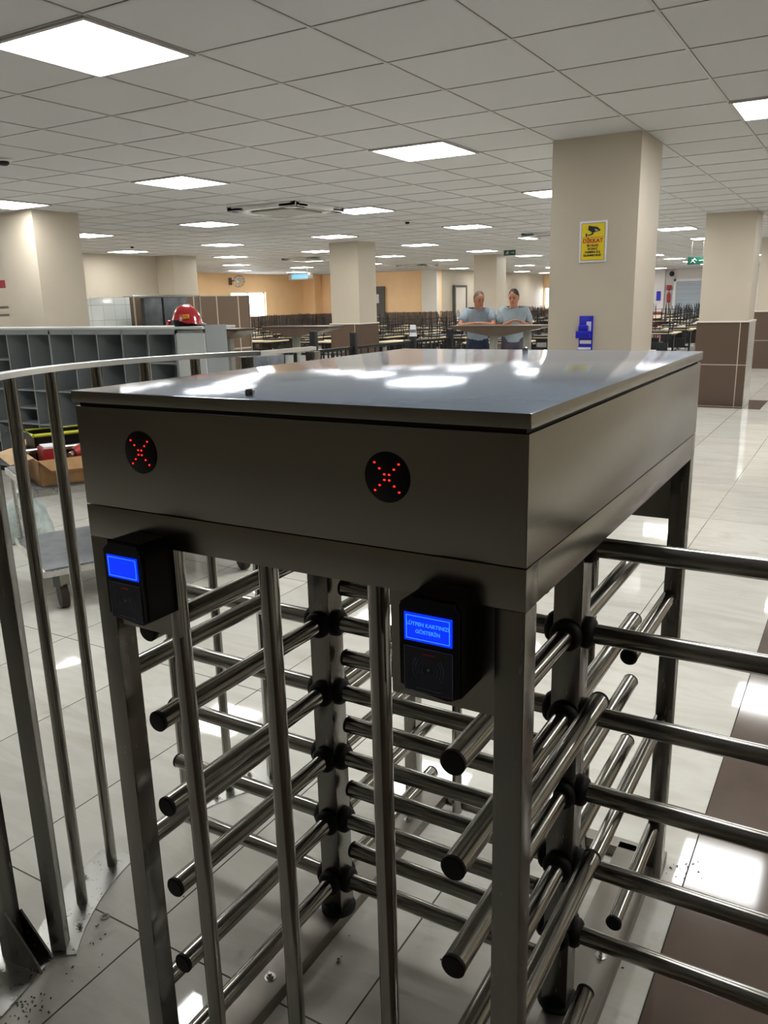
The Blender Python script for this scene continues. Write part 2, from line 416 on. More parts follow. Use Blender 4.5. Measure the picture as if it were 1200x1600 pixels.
# ------------------------------------------------------------------ ceiling lights
def make_light(loc):
    x, y = loc
    r = root('ceiling_light', (x, y, CH), '-', 'ceiling light')
    f = MB(); a, b = .298, .278; z0, z1 = CH - .012, CH - .001
    f.box(x-a, y-a, z0, x+a, y-b, z1); f.box(x-a, y+b, z0, x+a, y+a, z1); f.box(x-a, y-b, z0, x-b, y+b, z1); f.box(x+b, y-b, z0, x+a, y+b, z1)
    part('light_frame', f, 'tbar', r, (x, y, CH))
    part('light_diffuser', MB().box(x-b, y-b, CH - .009, x+b, y+b, CH - .004), 'light', r, (x, y, CH))
    return r
names = {(-2.928, 2.635): 'large square ceiling light nearest the camera, at the upper left',
         (-2.928, 5.635): 'square ceiling light just left of the cream column with the yellow sign',
         (-.528, 5.635): 'square ceiling light cut off by the right edge, right of the sign column',
         (-5.328, 5.635): 'square ceiling light between the left column and the big grille',
         (-7.728, 5.635): 'square ceiling light just above the leftmost cream column',
         (-5.328, 8.635): 'square ceiling light touching the right tip of the near air conditioner',
         (-7.728, 8.635): 'square ceiling light to the left of and behind the near air conditioner',
         (-2.928, 8.635): 'square ceiling light half hidden by the left edge of the sign column',
         (-10.128, 8.635): 'square ceiling light peeking out right of the leftmost cream column',
         (-10.128, 11.635): 'square ceiling light in front of the recessed cream wall at the left',
         (-5.328, 11.635): 'square ceiling light beyond the double-slotted detector, left of the sign column',
         (-7.728, 11.635): 'square ceiling light right above the middle cream column',
         (-2.928, 14.635): 'long-looking ceiling light seen between the two right-hand columns, the nearer one',
         (-2.928, 17.635): 'ceiling light touching the left edge of the brown-based column'}
proto = None
for n in range(0, 12):
    for m in range(-1, 8):
        x, y = round(-.528 - 2.4 * (m + 0), 3), round(2.635 + 3 * n, 3)
        if m == -1: x, y = round(-.528 + 2.4, 3), y
        if (x < -13.2 and y < 14.2) or x < -19: continue
        if x < -13.3 and y > 26: continue
        if proto is None: proto = make_light((x, y)); o = proto
        else: o = copy_tree(proto)
        o.location = (x, y, CH)
        lab = names.get((x, y))
        if lab: o['label'] = lab; o['group'] = 'square ceiling lights of the near rows'
        else: o['label'] = 'one of the small far off square ceiling lights in the receding rows'; o['group'] = 'square ceiling lights of the far rows'

# ------------------------------------------------------------------ air conditioners, detectors, signs on the ceiling
def make_ac(x, y, label):
    r = root('ceiling_air_conditioner', (x, y, CH), label, 'air conditioner', 'cassette air conditioners in the ceiling')
    o = (x, y, CH); a = .47; z0 = CH - .05
    fm = MB()
    fm.box(x-a, y-a, z0, x+a, y-a+.07, CH, .008); fm.box(x-a, y+a-.07, z0, x+a, y+a, CH, .008); fm.box(x-a, y-a, z0, x-a+.07, y+a, CH, .008); fm.box(x+a-.07, y-a, z0, x+a, y+a, CH, .008)
    for sx in (-1, 1):
        for sy in (-1, 1):
            fm.prism([(x+sx*a, y+sy*a, z0), (x+sx*(a-.22), y+sy*a, z0), (x+sx*(a-.22), y+sy*(a-.16), z0), (x+sx*(a-.16), y+sy*(a-.22), z0), (x+sx*a, y+sy*(a-.22), z0)], (0, 0, .03))
    part('casing', fm, 'white', r, o)
    part('air_slot', MB().box(x-a+.06, y-a+.06, CH-.02, x+a-.06, y+a-.06, CH-.005), 'dark', r, o)
    gm = MB(); b = .29; gm.box(x-b, y-b, z0-.005, x+b, y+b, CH-.02, .006)
    g_ = part('intake_grille', gm, 'grille', r, o)
    sl = MB()
    for i in range(14): yy = y - b + .03 + i * (2*b-.06)/13; sl.box(x-b+.03, yy-.006, z0-.009, x+b-.03, yy+.006, z0-.004)
    part('grille_slats', sl, 'white', g_, o)
    for dx, dy in ((1, 0), (-1, 0), (0, 1), (0, -1)):
        c = a - .13
        if dx: v = MB().box(x+dx*c-.03, y-.24, z0+.012, x+dx*c-.012, y+.24, z0+.008, .002)
        else: v = MB().box(x-.24, y+dy*c-.03, z0+.012, x+.24, y+dy*c-.012, z0+.008, .002)
        part('air_flap', v, 'white', r, o)
    return r
make_ac(-5.83, 7.82, 'white ceiling air conditioner with dark slots, the near one above the hall')
a2 = make_ac(-11.85, 16.7, 'thin dark looking far air conditioner above the blue hanging lamp')
make_ac(-12.1, 22.7, 'faint far air conditioner in the ceiling left of the two men')
make_ac(-4.75, 14.0, 'far air conditioner half hidden behind the left edge of the sign column')
def detector(x, y, label, r=.05):
    o = (x, y, CH); t = root('smoke_detector', o, label, 'smoke detector', 'detectors on the ceiling')
    part('detector_base', MB().lathe(o, [(r, 0), (r*1.05, -.012), (r*.9, -.02), (r*.6, -.02)], 20), 'white', t, o)
    part('detector_head', MB().lathe(o, [(r*.6, -.018), (r*.62, -.035), (r*.4, -.046), (.005, -.048)], 20), 'dark', t, o)
detector(-5.47, 4.0, 'white round smoke detector with dark centre at the left picture edge', .06)
detector(-11.3, 10.6, 'small smoke detector in front of the recessed cream wall')
detector(-5.55, 10.15, 'smoke detector with two dark openings between ceiling lights')

def exit_sign(x, y, z, w, label, arrow=1, ry=0):
    o = (x, y, z); t = root('exit_sign', o, label, 'exit sign'); h = w * .42
    part('sign_box', MB().box(x-w/2, y-.02, z-h/2, x+w/2, y+.02, z+h/2, .004), 'green', t, o)
    p = MB(); yy = y - .024; s = h * .36
    p.cyl((x - w*.12, yy, z + s*.8), (x - w*.12, yy+.003, z + s*.8), s*.2, n=12)
    for a, b in (((-.12, .5), (-.2, -.1)), ((-.2, -.1), (-.08, -.8)), ((-.2, -.1), (-.33, -.7)), ((-.12, .45), (.0, .05)), ((-.13, .45), (-.27, .15))):
        p.tube([(x+w*a[0], yy, z+s*a[1]), (x+w*b[0], yy, z+s*b[1])], s*.13, 6)
    p.box(x+w*.12, yy, z-s*.12, x+w*.36, yy+.003, z+s*.12); p.prism([(x+w*.34, yy, z+s*.4), (x+w*.34, yy, z-s*.4), (x+w*.45, yy, z)], (0, .003, 0))
    part('pictogram', p, 'white', t, o)
    part('hanger', MB().cyl((x-w*.3, y, z+h/2), (x-w*.3, y, CH), .004, n=8).cyl((x+w*.3, y, z+h/2), (x+w*.3, y, CH), .004, n=8), 'bright', t, o)
exit_sign(-6.95, 17.35, 2.52, .26, 'small dark green exit sign at the top right of the farther middle column')
exit_sign(-3.16, 18.0, 2.21, .36, 'green exit sign hanging left of the brown-based column')

# blue hanging insect lamp, wall fan, cctv camera
o = (-15.1, 20.8, 2.36); t = root('insect_lamp', o, 'pale blue glowing insect lamp hanging by rods before the peach wall', 'lamp')
x, y, z = o
part('lamp_housing', MB().box(x-.42, y-.07, z-.1, x-.3, y+.07, z+.1, .01).box(x+.3, y-.07, z-.1, x+.42, y+.07, z+.1, .01).box(x-.42, y-.07, z+.08, x+.42, y+.07, z+.1).box(x-.42, y-.07, z-.1, x+.42, y+.07, z-.08), 'bright', t, o)
part('glow_tube', MB().cyl((x-.3, y, z+.03), (x+.3, y, z+.03), .035, n=12).cyl((x-.3, y, z-.04), (x+.3, y, z-.04), .035, n=12), 'cyan', t, o)
part('hanger', MB().cyl((x-.25, y, z+.1), (x-.25, y, CH), .005, n=8).cyl((x+.25, y, z+.1), (x+.25, y, CH), .005, n=8), 'bright', t, o)
o = (-19.2, 22.3, 2.35); t = root('wall_fan', o, 'small brown fan mounted high on the peach wall above the window', 'fan'); x, y, z = o
part('wall_bracket', MB().box(x, y-.08, z-.12, x+.03, y+.08, z+.12, .01).cyl((x+.02, y, z), (x+.35, y, z+.05), .02, n=10), 'wedge', t, o)
part('fan_motor', MB().lathe((x+.35, y, z+.05), [(.02, -.1), (.07, -.08), (.08, .02), (.03, .08)], 14, (1, -.6, -.5)), 'white', t, o)
cg = MB()
ax = Vector((1, -.6, -.5)).normalized(); q = ax.to_track_quat('Z', 'Y').to_matrix(); cc = Vector((x+.42, y-.05, z))
for rr, dz in ((.2, 0), (.2, .06), (.12, .09), (.05, .1)):
    pts = [cc + q @ Vector((rr*math.cos(2*PI*i/20), rr*math.sin(2*PI*i/20), dz)) for i in range(21)]; cg.tube(pts, .006, 5)
for i in range(8):
    a = 2*PI*i/8; cg.tube([cc + q @ Vector((.05*math.cos(a), .05*math.sin(a), .1)), cc + q @ Vector((.2*math.cos(a), .2*math.sin(a), .06)), cc + q @ Vector((.2*math.cos(a), .2*math.sin(a), 0))], .004, 5)
part('fan_cage', cg, 'wedge', t, o)
bl = MB()
for i in range(3):
    a = 2*PI*i/3; e1 = q @ Vector((math.cos(a), math.sin(a), .1)); e2 = q @ Vector((math.cos(a+.9), math.sin(a+.9), -.1))
    bl.prism([cc + e1*.03, cc + e1*.18, cc + (e1+e2).normalized()*.19, cc + e2*.16, cc + e2*.03], ax*.004)
part('fan_blade', bl, 'white', t, o)
o = (-7.64, 37.9, 2.44); t = root('security_camera', o, 'small dark dome camera on the white far wall, above the red boxes', 'camera'); x, y, z = o
part('camera_base', MB().box(x-.08, y-.05, z-.02, x+.08, y+.1, z+.14, .02), 'white', t, o)
part('camera_dome', MB().sphere((x, y-.05, z-.02), .11), 'dark', t, o)
# far wall items
o = (-7.71, 37.9, 1.2); t = root('fire_extinguisher', o, 'red fire extinguisher hanging on the far white wall near the shutter', 'fire extinguisher'); x, y, z = o
part('cylinder', MB().lathe((x, y-.1, z), [(.04, 0), (.075, .03), (.075, .36), (.04, .43), (.025, .46)], 14), 'red_d', t, o)
part('valve', MB().cyl((x, y-.1, z+.5), (x, y-.1, z+.57), .025, n=8).box(x-.02, y-.2, z+.55, x+.02, y-.05, z+.58), 'dark', t, o)
single('fire_notice', MB().box(-7.82, 37.86, 1.75, -7.62, 37.88, 1.95), 'red_d', (-7.7, 37.87, 1.6), 'red notice board above the fire extinguisher on the far white wall', 'notice')
single('blue_poster', MB().box(-8.2, 37.66, 1.3, -8.02, 37.69, 1.7), 'blue', (-8.1, 37.68, 1.3), 'small blue poster on the far white wall left of the extinguisher', 'poster')
single('red_barrel', MB().lathe((-7.9, 36.6, 0), [(.2, 0), (.24, .05), (.24, .8), (.2, .85)], 16), 'red_d', (-7.9, 36.6, 0), 'dark red bin standing by the far white wall among chair legs', 'bin')

# ------------------------------------------------------------------ warning sign and leaflet holder on the near column
def warning_sign():
    x0, x1, z0, z1, y = -1.822, -1.628, 1.79, 2.065, 5.85
    cx = (x0 + x1) / 2; o = (cx, y, z0)
    t = root('warning_sign', o, 'yellow camera warning sign with red DİKKAT heading on the cream column', 'sign')
    part('sign_backing', MB().box(x0, y - .004, z0, x1, y, z1, .0015), 'paper', t, o)
    b = .014
    part('sign_border', MB().box(x0+b, y-.0052, z0+b, x1-b, y-.003, z1-b), 'ink', t, o)
    b = .0165
    p = part('sign_face', MB().box(x0+b, y-.0062, z0+b, x1-b, y-.004, z1-b), 'yellow', t, o)
    rot = (PI/2, 0, 0); Y = -.0072
    put_text('heading', 'DİKKAT', .038, 'ink_red', t, (0, Y, .143), rot, bold=.0012)
    for i, s in enumerate(('BU ALAN', '24 SAAT', 'KAMERA İLE', 'İZLENMEKTEDİR')):
        put_text('sign_text', s, .0195 if i < 3 else .0165, 'ink', t, (0, Y, .112 - i * .022), rot, bold=.0006)
    part('sign_rule', MB().box(x0+b, y-.0072, z0+.166, x1-b, y-.006, z0+.168), 'ink', t, o)
    c = MB(); Yc = y - .0075
    def P_(u, v): return (cx + u, Yc, z0 + v)
    c.prism([P_(-.033, .245), P_(.030, .233), P_(.052, .212), P_(.045, .207), P_(-.002, .196), P_(-.036, .216)], (0, .0015, 0))
    c.prism([P_(.0, .196), P_(.004, .186), P_(-.010, .184), P_(-.014, .199)], (0, .0015, 0))
    c.prism([P_(-.013, .189), P_(-.038, .184), P_(-.038, .177), P_(-.008, .181)], (0, .0015, 0))
    c.prism([P_(-.052, .195), P_(-.042, .193), P_(-.042, .172), P_(-.052, .172)], (0, .0015, 0))
    part('camera_icon', c, 'ink', t, o)
    d = MB(); d.prism([P_(.010, .224), P_(.036, .216), P_(.034, .207), P_(.014, .203)], (0, -.0008, 0))
    part('icon_lens', d, 'grille', t, o)
warning_sign()
def leaflet_holder():
    x0, x1, z0, z1, y = -1.8, -1.70, 1.17, 1.425, 5.85; o = ((x0+x1)/2, y, z0)
    t = root('leaflet_holder', o, 'bright blue leaflet holder on the cream column, half behind the turnstile', 'leaflet holder')
    part('back_board', MB().box(x0, y-.008, z0, x1, y, z1, .002), 'blue', t, o)
    part('pocket', MB().box(x0-.012, y-.05, z0+.10, x1-.01, y-.008, z0+.15, .004), 'blue', t, o)
    part('pocket', MB().box(x0-.005, y-.035, z0, x1-.003, y-.008, z0+.02, .003), 'blue', t, o)
    part('inner_tab', MB().box(x0+.004, y-.04, z0+.14, x1-.03, y-.01, z0+.19, .004), 'blue', t, o)
    for a in ((x0+.055, y-.0135, z0+.12, x1-.012, y-.009, z0+.215), (x0+.01, y-.012, z0+.06, x1-.008, y-.0085, z0+.085), (x0+.008, y-.037, z0+.02, x1-.008, y-.012, z0+.035)):
        part('leaflet', MB().box(*a), 'paper', t, o)
leaflet_holder()

# ------------------------------------------------------------------ the double turnstile
TX0, TX1, TY0, TY1 = -1.13, -.332, .9, 2.035
ZT, ZL, ZB, ZF = 1.429, 1.410, 1.236, 1.178
def hexbolt(mb, c, r=.009, h=.008, up=(0, 0, 1), washer=True):
    c = Vector(c); u = Vector(up)
    if washer: mb.lathe(c, [(r*1.5, 0), (r*1.5, .0015), (r*.6, .0017)], 18, up)
    mb.cyl(c, c + u * h, r, n=6); mb.cyl(c + u*h, c + u * (h + .006), r * .55, n=12)
def turnstile():
    O = ((TX0+TX1)/2, (TY0+TY1)/2, 0)
    t = root('turnstile', O, 'large double stainless steel turnstile with flat lid, filling the foreground', 'turnstile')
    P_ = lambda n, mb, m, par=None, lab=None: part(n, mb, m, par or t, O, lab)
    s = .042
    for x in (TX0, TX1 - s):
        for y in (TY0, TY1 - s):
            P_('corner_post', MB().box(x, y, 0, x + s, y + s, ZF, .0025), 'steel')
    P_('front_beam', MB().box(TX0, TY0, ZF, TX1, TY0 + s, ZB - .001, .0015), 'panel')
    P_('rear_beam', MB().box(TX0, TY1 - s, ZF, TX1, TY1, ZB - .001, .0015), 'panel')
    for x in (TX0, TX1 - s):
        P_('side_beam', MB().box(x, TY0 + s, ZF, x + s, TY1 - s, ZB - .001, .0015), 'panel')
    cab = P_('cabinet', MB().box(TX0, TY0, ZB, TX1, TY1, ZL - .006, .0025), 'panel')
    P_('cabinet_seam', MB().box(TX0 + .006, TY0 + .006, ZL - .008, TX1 - .006, TY1 - .006, ZL + .002), 'dark')
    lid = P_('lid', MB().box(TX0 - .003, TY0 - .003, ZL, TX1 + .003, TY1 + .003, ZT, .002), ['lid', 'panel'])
    for p in lid.data.polygons: p.material_index = 0 if p.normal.z > .3 else 1  # only upward faces carry the painted daylight blue
    for x, y in ((-.79, .945), (-.755, 2.0)):
        P_('lid_screw', MB().lathe((x, y, ZT), [(.0075, 0), (.0075, .007), (.005, .009), (.001, .009)], 14), 'steel', lid)
    # led crosses
    for cx in (-.985, -.528):
        cz, r = 1.335, .0345
        d = P_('status_window', MB().lathe((cx, TY0, cz), [(r, .004), (r, -.0012), (r*.97, -.0016)], 40, (0, 1, 0)), 'blackp')
        ld = MB()
        for k in range(-3, 4):
            for sg in (1, -1):
                if k == 0: continue
                u = (abs(k) - .5) / 2.5 * .0185 * (1 if k > 0 else -1)
                v = u * sg * 1.02
                ld.sphere((cx + u, TY0 - .002, cz + v), .0014, (1.3, .6, .9), 8, 6)
        P_('led_cross', ld, 'red_led', d)
    # vertical bars front and back
    for x in (-.955, -.757, -.56):
        for y in (TY0 + .022, TY1 - .022):
            P_('vertical_bar', MB().cyl((x, y, .0), (x, y, ZF + .002), .0155, n=24), 'tube')
    # reader mounting plates and readers (front: facing the camera; back: mirrored)
    for k, (xa, xb, cx) in enumerate(((-.532, -.372, -.44), (-1.09, -.942, -.99))):
        P_('mounting_plate', MB().box(xa, TY0 + .008, 1.02, xb, TY0 + .014, ZF), 'panel')
        w = .0435; y0, y1 = .843, TY0 + .008
        body = MB()
        pts = [(-w, 1.072), (-w + .016, 1.066), (w - .016, 1.060), (w, 1.068), (w, 1.186), (w - .008, 1.198), (-w + .018, 1.200), (-w, 1.186)]
        body.prism([(cx + a, y0 + .006, b) for a, b in pts], (0, y1 - y0 - .006, 0))
        body.prism([(cx + a * .96, y0, 1.131 + (b - 1.131) * .96) for a, b in pts], (0, .007, 0))
        rd = P_('card_reader', body, 'blackp', None, 'black card reader with glowing blue display')
        P_('display', MB().box(cx - .034, y0 - .0015, 1.138, cx + .034, y0 + .001, 1.176), 'lcd', rd)
        fr = MB()
        for a in ((-.031, 1.141, .031, 1.1418), (-.031, 1.1722, .031, 1.173), (-.031, 1.141, -.0302, 1.173), (.0302, 1.141, .031, 1.173)):
            fr.box(cx + a[0], y0 - .002, a[1], cx + a[2], y0 - .001, a[3])
        P_('display_frame', fr, 'lcdt', rd)
        if k == 0:
            for txt, z in (('LÜTFEN KARTINIZI', 1.162), ('GÖSTERİN', 1.152)):
                put_text('display_text', txt, .0072, 'lcdt', rd, (cx - O[0], y0 - .002 - O[1], z), (PI/2, 0, 0), depth=.0003, bold=.00005)
        P_('card_pad', MB().box(cx - .035, y0 - .001, 1.068, cx + .035, y0 + .001, 1.130), 'navy', rd)
        ed = MB()
        for a in ((-.035, 1.068, .035, 1.0686), (-.035, 1.1294, .035, 1.13), (-.035, 1.068, -.0344, 1.13), (.0344, 1.068, .035, 1.13)):
            ed.box(cx + a[0], y0 - .0016, a[1], cx + a[2], y0 - .0008, a[3])
        cz = 1.101
        for sg in (-1, 1):
            for rr in (.009, .0135, .018, .0225):
                pts = [(cx + sg * rr * math.cos(a), y0 - .0015, cz + rr * math.sin(a)) for a in [(-.7 + 1.4*i/8) for i in range(9)]]
                ed.tube(pts, .0003, 5)
        ed.cyl((cx, y0 - .0016, cz), (cx, y0 - .0008, cz), .0018, n=12)
        ed.box(cx - .018, y0 - .0014, 1.0725, cx + .018, y0 - .0008, 1.0731)
        P_('wave_symbol', ed, 'silverp', rd)
        P_('pad_mark', MB().box(cx - .008, y0 - .0015, 1.1205, cx + .010, y0 - .0008, 1.1235), 'red_d', rd)
    for xa, xb, cx in ((-.532, -.372, -.44), (-1.09, -.942, -.99)):
        P_('mounting_plate', MB().box(xa, TY1 - .014, 1.02, xb, TY1 - .008, ZF), 'panel')
        P_('card_reader', MB().box(cx - .0435, TY1 - .008, 1.06, cx + .0435, TY1 + .05, 1.2, .01), 'blackp')
    # base channels with bolts, cross channel at the back
    for x0, x1 in ((-1.105, -1.003), (-.462, -.352)):
        P_('base_channel', MB().box(x0, TY0, 0, x1, TY1 + .03, .036, .002), 'channel')
    P_('base_crossbar', MB().box(TX0, TY1, 0, TX1, TY1 + .045, .036, .002), 'channel')
    P_('base_crossbar', MB().box(TX0, TY0 - .045, 0, TX1, TY0, .036, .002), 'bright')
    for x, y in ((-1.045, 1.185), (-1.045, 1.86), (-.39, 1.62), (-.41, 1.16), (-.39, 1.9)):
        b = MB(); hexbolt(b, (x, y, .036)); P_('anchor_bolt', b, 'bright')
    # rotors: square shaft, four arms at each of six levels
    L = .54; ra = .0192
    arm_me = MB().cyl((.03, 0, 0), (L - .006, 0, 0), ra, n=28).mesh('arm')
    cap_me = MB().lathe((L - .008, 0, 0), [(ra * 1.01, 0), (ra * 1.03, .006), (ra * .9, .0085), (.002, .009)], 28, (1, 0, 0)).mesh('arm_cap')
    col_me = MB().lathe((.028, 0, 0), [(.030, -.002), (.032, .004), (.031, .012), (.026, .018), (.0195, .021)], 28, (1, 0, 0)).mesh('collar')
    for cx, cy, lv in ((-1.031, 1.455, [-.548 - .1763 * i for i in range(6)]), (-.441, 1.452, [-.458 - .1745 * i for i in range(6)])):
        sh = .0285
        rot = P_('rotor', MB().box(cx - sh, cy - sh, .05, cx + sh, cy + sh, ZF + .05, .003), 'steel')
        P_('rotor_foot', MB().lathe((cx, cy, .036), [(.045, 0), (.045, .008), (.02, .014)], 24), 'rubber', rot)
        for dz in lv:
            for q4 in range(4):
                for nm, me, mt in (('arm', arm_me, 'tube'), ('arm_cap', cap_me, 'rubber'), ('collar', col_me, 'rubber')):
                    a = link(nm, me, mt, rot, (cx - O[0], cy - O[1], CAMZ + dz)); a.rotation_euler = (0, 0, q4 * PI / 2)
    # fixed comb bars in the side planes
    for x, zs in ((-.360, (.827, .486, .16)), (-1.108, (.915, .555, .212))):
        for z in zs:
            for ya, yb in ((TY0 + s - .004, 1.375 if x > -1 else 1.33), (TY1 - s + .004, 1.60)):
                cb = P_('comb_bar', MB().cyl((x, ya, z), (x, yb, z), .0175, n=24), 'tube')
                sg = 1 if yb > ya else -1
                P_('bar_cap', MB().lathe((x, yb, z), [(.0178, -.002), (.0182, .005), (.015, .008), (.001, .008)], 24, (0, sg, 0)), 'rubber', cb)
    return t
turnstile()

# ------------------------------------------------------------------ curved guard rail to the left of the turnstile
def curved_guard():
    cx, cy, R = -1.03, 1.455, .705; O = (-1.73, 1.45, 0)
    t = root('curved_guard_rail', O, 'curved steel guard rail with round bars beside the left of the turnstile', 'guard rail')
    A0, A1 = math.radians(217), math.radians(142)
    pt = lambda a, r=R, z=0: (cx + r * math.cos(a), cy + r * math.sin(a), z)
    def arcbar(r0, r1, z0, z1, a0, a1, n=20, ext=None):
        mb = MB(); rows = []
        A = [a0 + (a1 - a0) * i / n for i in range(n + 1)]
        for a in A: rows.append([mb.b.verts.new(pt(a, r0, z0)), mb.b.verts.new(pt(a, r1, z0)), mb.b.verts.new(pt(a, r1, z1)), mb.b.verts.new(pt(a, r0, z1))])
        for P, Q in zip(rows, rows[1:]):
            for i in range(4): mb.b.faces.new((P[i], P[(i+1) % 4], Q[(i+1) % 4], Q[i]))
        mb.b.faces.new(rows[0][::-1]); mb.b.faces.new(rows[-1]); return mb
    hr = arcbar(R - .018, R + .018, 1.413, 1.426, A0 + .06, A1 - .06)
    # straight run-out towards the back
    e = Vector(pt(A1 - .06, R, 0)); hr.prism([(e.x - .016, e.y - .005, 1.414), (e.x + .016, e.y - .015, 1.414), (-1.52, 2.16, 1.414), (-1.55, 2.175, 1.414)], (0, 0, .011))
    part('handrail', hr, 'rail', t, O)
    for a in (A0, A1):
        p = Vector(pt(a)); s = .0185
        part('post', MB().box(p.x - s, p.y - s, .004, p.x + s, p.y + s, 1.41, .002, Matrix.Rotation(a, 4, 'Z'), p), 'steel', t, O)
    part('post', MB().box(-1.55, 2.14, 0, -1.515, 2.175, 1.41, .002), 'steel', t, O)
    for i in range(5):
        a = A0 + (A1 - A0) * (i + 1) / 6; p = pt(a)
        part('round_bar', MB().cyl((p[0], p[1], .004), (p[0], p[1], 1.412), .0145, n=20), 'tube', t, O)
    for a0, a1 in ((A0 + .05, A0 - .5), (A1 + .42, A1 - .05)):
        part('foot_plate', arcbar(R - .045, R + .075, .0, .005, a0, a1, 8), 'bright', t, O)
    b = MB()
    for a, dr in ((A0 - .12, .05), (A0 - .34, .045), (A0 - .09, -.03), (A1 + .1, .04), (A1 + .3, -.02)):
        b2 = MB(); hexbolt(b2, pt(a, R + dr, .005), .008); part('anchor_bolt', b2, 'bright', t, O)
curved_guard()
def left_fence():
    O = (-1.66, .95, 0)
    t = root('fence_end', O, 'steel fence post with gusseted foot plate at the lower left corner', 'fence')
    s = .02; x, y = -1.672, .955
    part('post', MB().box(x-s, y-s, .005, x+s, y+s, 1.4, .002), 'steel', t, O)
    part('foot_plate', MB().prism([(-1.80, .80, 0), (-1.56, .80, 0), (-1.535, .825, 0), (-1.575, .985, 0), (-1.78, 1.04, 0)], (0, 0, .006)), 'bright', t, O)
    part('gusset', MB().prism([(x + s, y - .02, .006), (x + .115, y - .01, .006), (x + .105, y - .01, .03), (x + s, y - .02, .15)], (0, .005, 0)).prism([(x + s - .1, y + s, .006), (x + .1, y + .035, .006), (x + .09, y + .035, .02), (x + s, y + s, .13)], (0, .005, 0)), 'steel', t, O)
    part('lower_rail', MB().box(-2.6, y - .015, .09, x - s, y + .015, .12, .002), 'steel', t, O)
    part('upper_rail', MB().box(-2.6, y - .02, 1.39, x + s, y + .02, 1.41, .002), 'bright', t, O)
    for i in range(4):
        xx = x - .13 * (i + 1) - .02
        part('round_bar', MB().cyl((xx, y, .12), (xx, y, 1.39), .0145, n=20), 'tube', t, O)
    for xx, yy in ((-1.60, .835), (-1.60, .95), (-1.74, 1.0), (-1.75, .84)):
        b = MB(); hexbolt(b, (xx, yy, .006), .008); part('anchor_bolt', b, 'bright', t, O)
left_fence()
# loose bits on the floor
w = MB(); c = Vector((-1.577, 1.157, 0)); rings = []
for rr, z in ((.006, 0), (.012, 0), (.012, .0025), (.006, .0025)):
    rings.append([w.b.verts.new(c + Vector((rr*math.cos(2*PI*i/24), rr*math.sin(2*PI*i/24), z + .0005))) for i in range(24)])
for k in range(4):
    A, B = rings[k], rings[(k+1) % 4]
    for i in range(24): w.b.faces.new((A[i], A[(i+1) % 24], B[(i+1) % 24], B[i]))
single('washer', w, 'steel', (-1.577, 1.157, 0), 'loose flat steel washer lying on the floor right of the curved foot plate', 'washer')
w = MB(); hexbolt(w, (-.95, 1.33, .0), .006, .006, washer=False)
single('loose_nut', w, 'bright', (-.95, 1.33, 0), 'tiny shiny nut lying on the floor under the turnstile', 'nut')
mb = MB(); rnd = random.Random(7)
for cx, cy, n, sp in ((-1.52, .86, 45, .035), (-1.45, .98, 6, .05), (-1.53, 1.11, 8, .03), (-.30, 2.06, 22, .035), (-1.60, .79, 14, .03), (-.95, 1.45, 9, .12), (-1.5, 1.33, 5, .08), (-.25, 1.5, 6, .2)):
    for i in range(n):
        x, y = rnd.gauss(cx, sp), rnd.gauss(cy, sp); r = rnd.uniform(.0008, .002); a = rnd.uniform(0, PI); l = rnd.uniform(.001, .006)
        mb.tube([(x, y, .001), (x + l*math.cos(a), y + l*math.sin(a), .002 + r*.5), (x + 1.4*l*math.cos(a + .4), y + 1.4*l*math.sin(a + .4), .001)], [r*.6, r, r*.5], 5)
tag(single('drilling_debris', mb, 'swarf', (-1.5, .9, 0), 'dark drilling crumbs scattered on the floor by the foot plates', 'debris'), kind='stuff')

# ------------------------------------------------------------------ cubby shelf with helmet
def cubby():
    X0, X1, Y0, D, H = -9.2, -4.83, 4.9, .27, 1.40; O = (-6.9, 4.9, 0); w = .309
    t = root('cubby_shelf', O, 'long grey pigeonhole shelf unit behind the curved guard rail', 'shelf unit')
    part('top_board', MB().box(X0, Y0 - .01, H - .018, X1 + .30, Y0 + D + .12, H, .002), 'laminate_l', t, O)
    part('fascia', MB().box(X0, Y0, H - .06, X1, Y0 + .018, H - .018), 'laminate', t, O)
    part('back_board', MB().box(X0, Y0 + D - .01, .06, X1, Y0 + D, H - .03), 'laminate', t, O)
    part('plinth', MB().box(X0, Y0 + .03, 0, X1 + .3, Y0 + D, .06), 'dark', t, O)
    part('bottom_board', MB().box(X0, Y0, .06, X1, Y0 + D, .08), 'laminate', t, O)
    n = 14
    for i in range(n + 1):
        x = X1 - i * w; th = .013 if i != 5 else .024
        part('divider', MB().box(x - th, Y0, .08, x + th*0, Y0 + D - .01, H - .03), 'laminate', t, O)
    for i in range(n):
        x1 = X1 - i * w - .013; x0 = X1 - (i + 1) * w
        zs = [.82, .5] if i % 2 else [.82, .5, .3]
        if i in (0, 2, 7, 9): zs = zs + [1.1]
        if i % 3 == 0: zs = zs + [.65]
        for z in zs: part('small_shelf', MB().box(x0, Y0 + .004, z, x1, Y0 + D - .01, z + .014), 'laminate', t, O)
    part('end_cabinet', MB().box(X1, Y0 + .005, .06, X1 + .30, Y0 + .02, H - .05, .001), 'laminate_l', t, O, 'pale grey blank panel at the right end')
    part('end_panel', MB().box(X1 + .285, Y0 + .02, .06, X1 + .305, Y0 + D, H + .01).box(X1, Y0 + .02, H - .06, X1 + .3, Y0 + .05, H - .03), 'laminate', t, O)
cubby()
o = (-5.92, 5.15, 1.114)
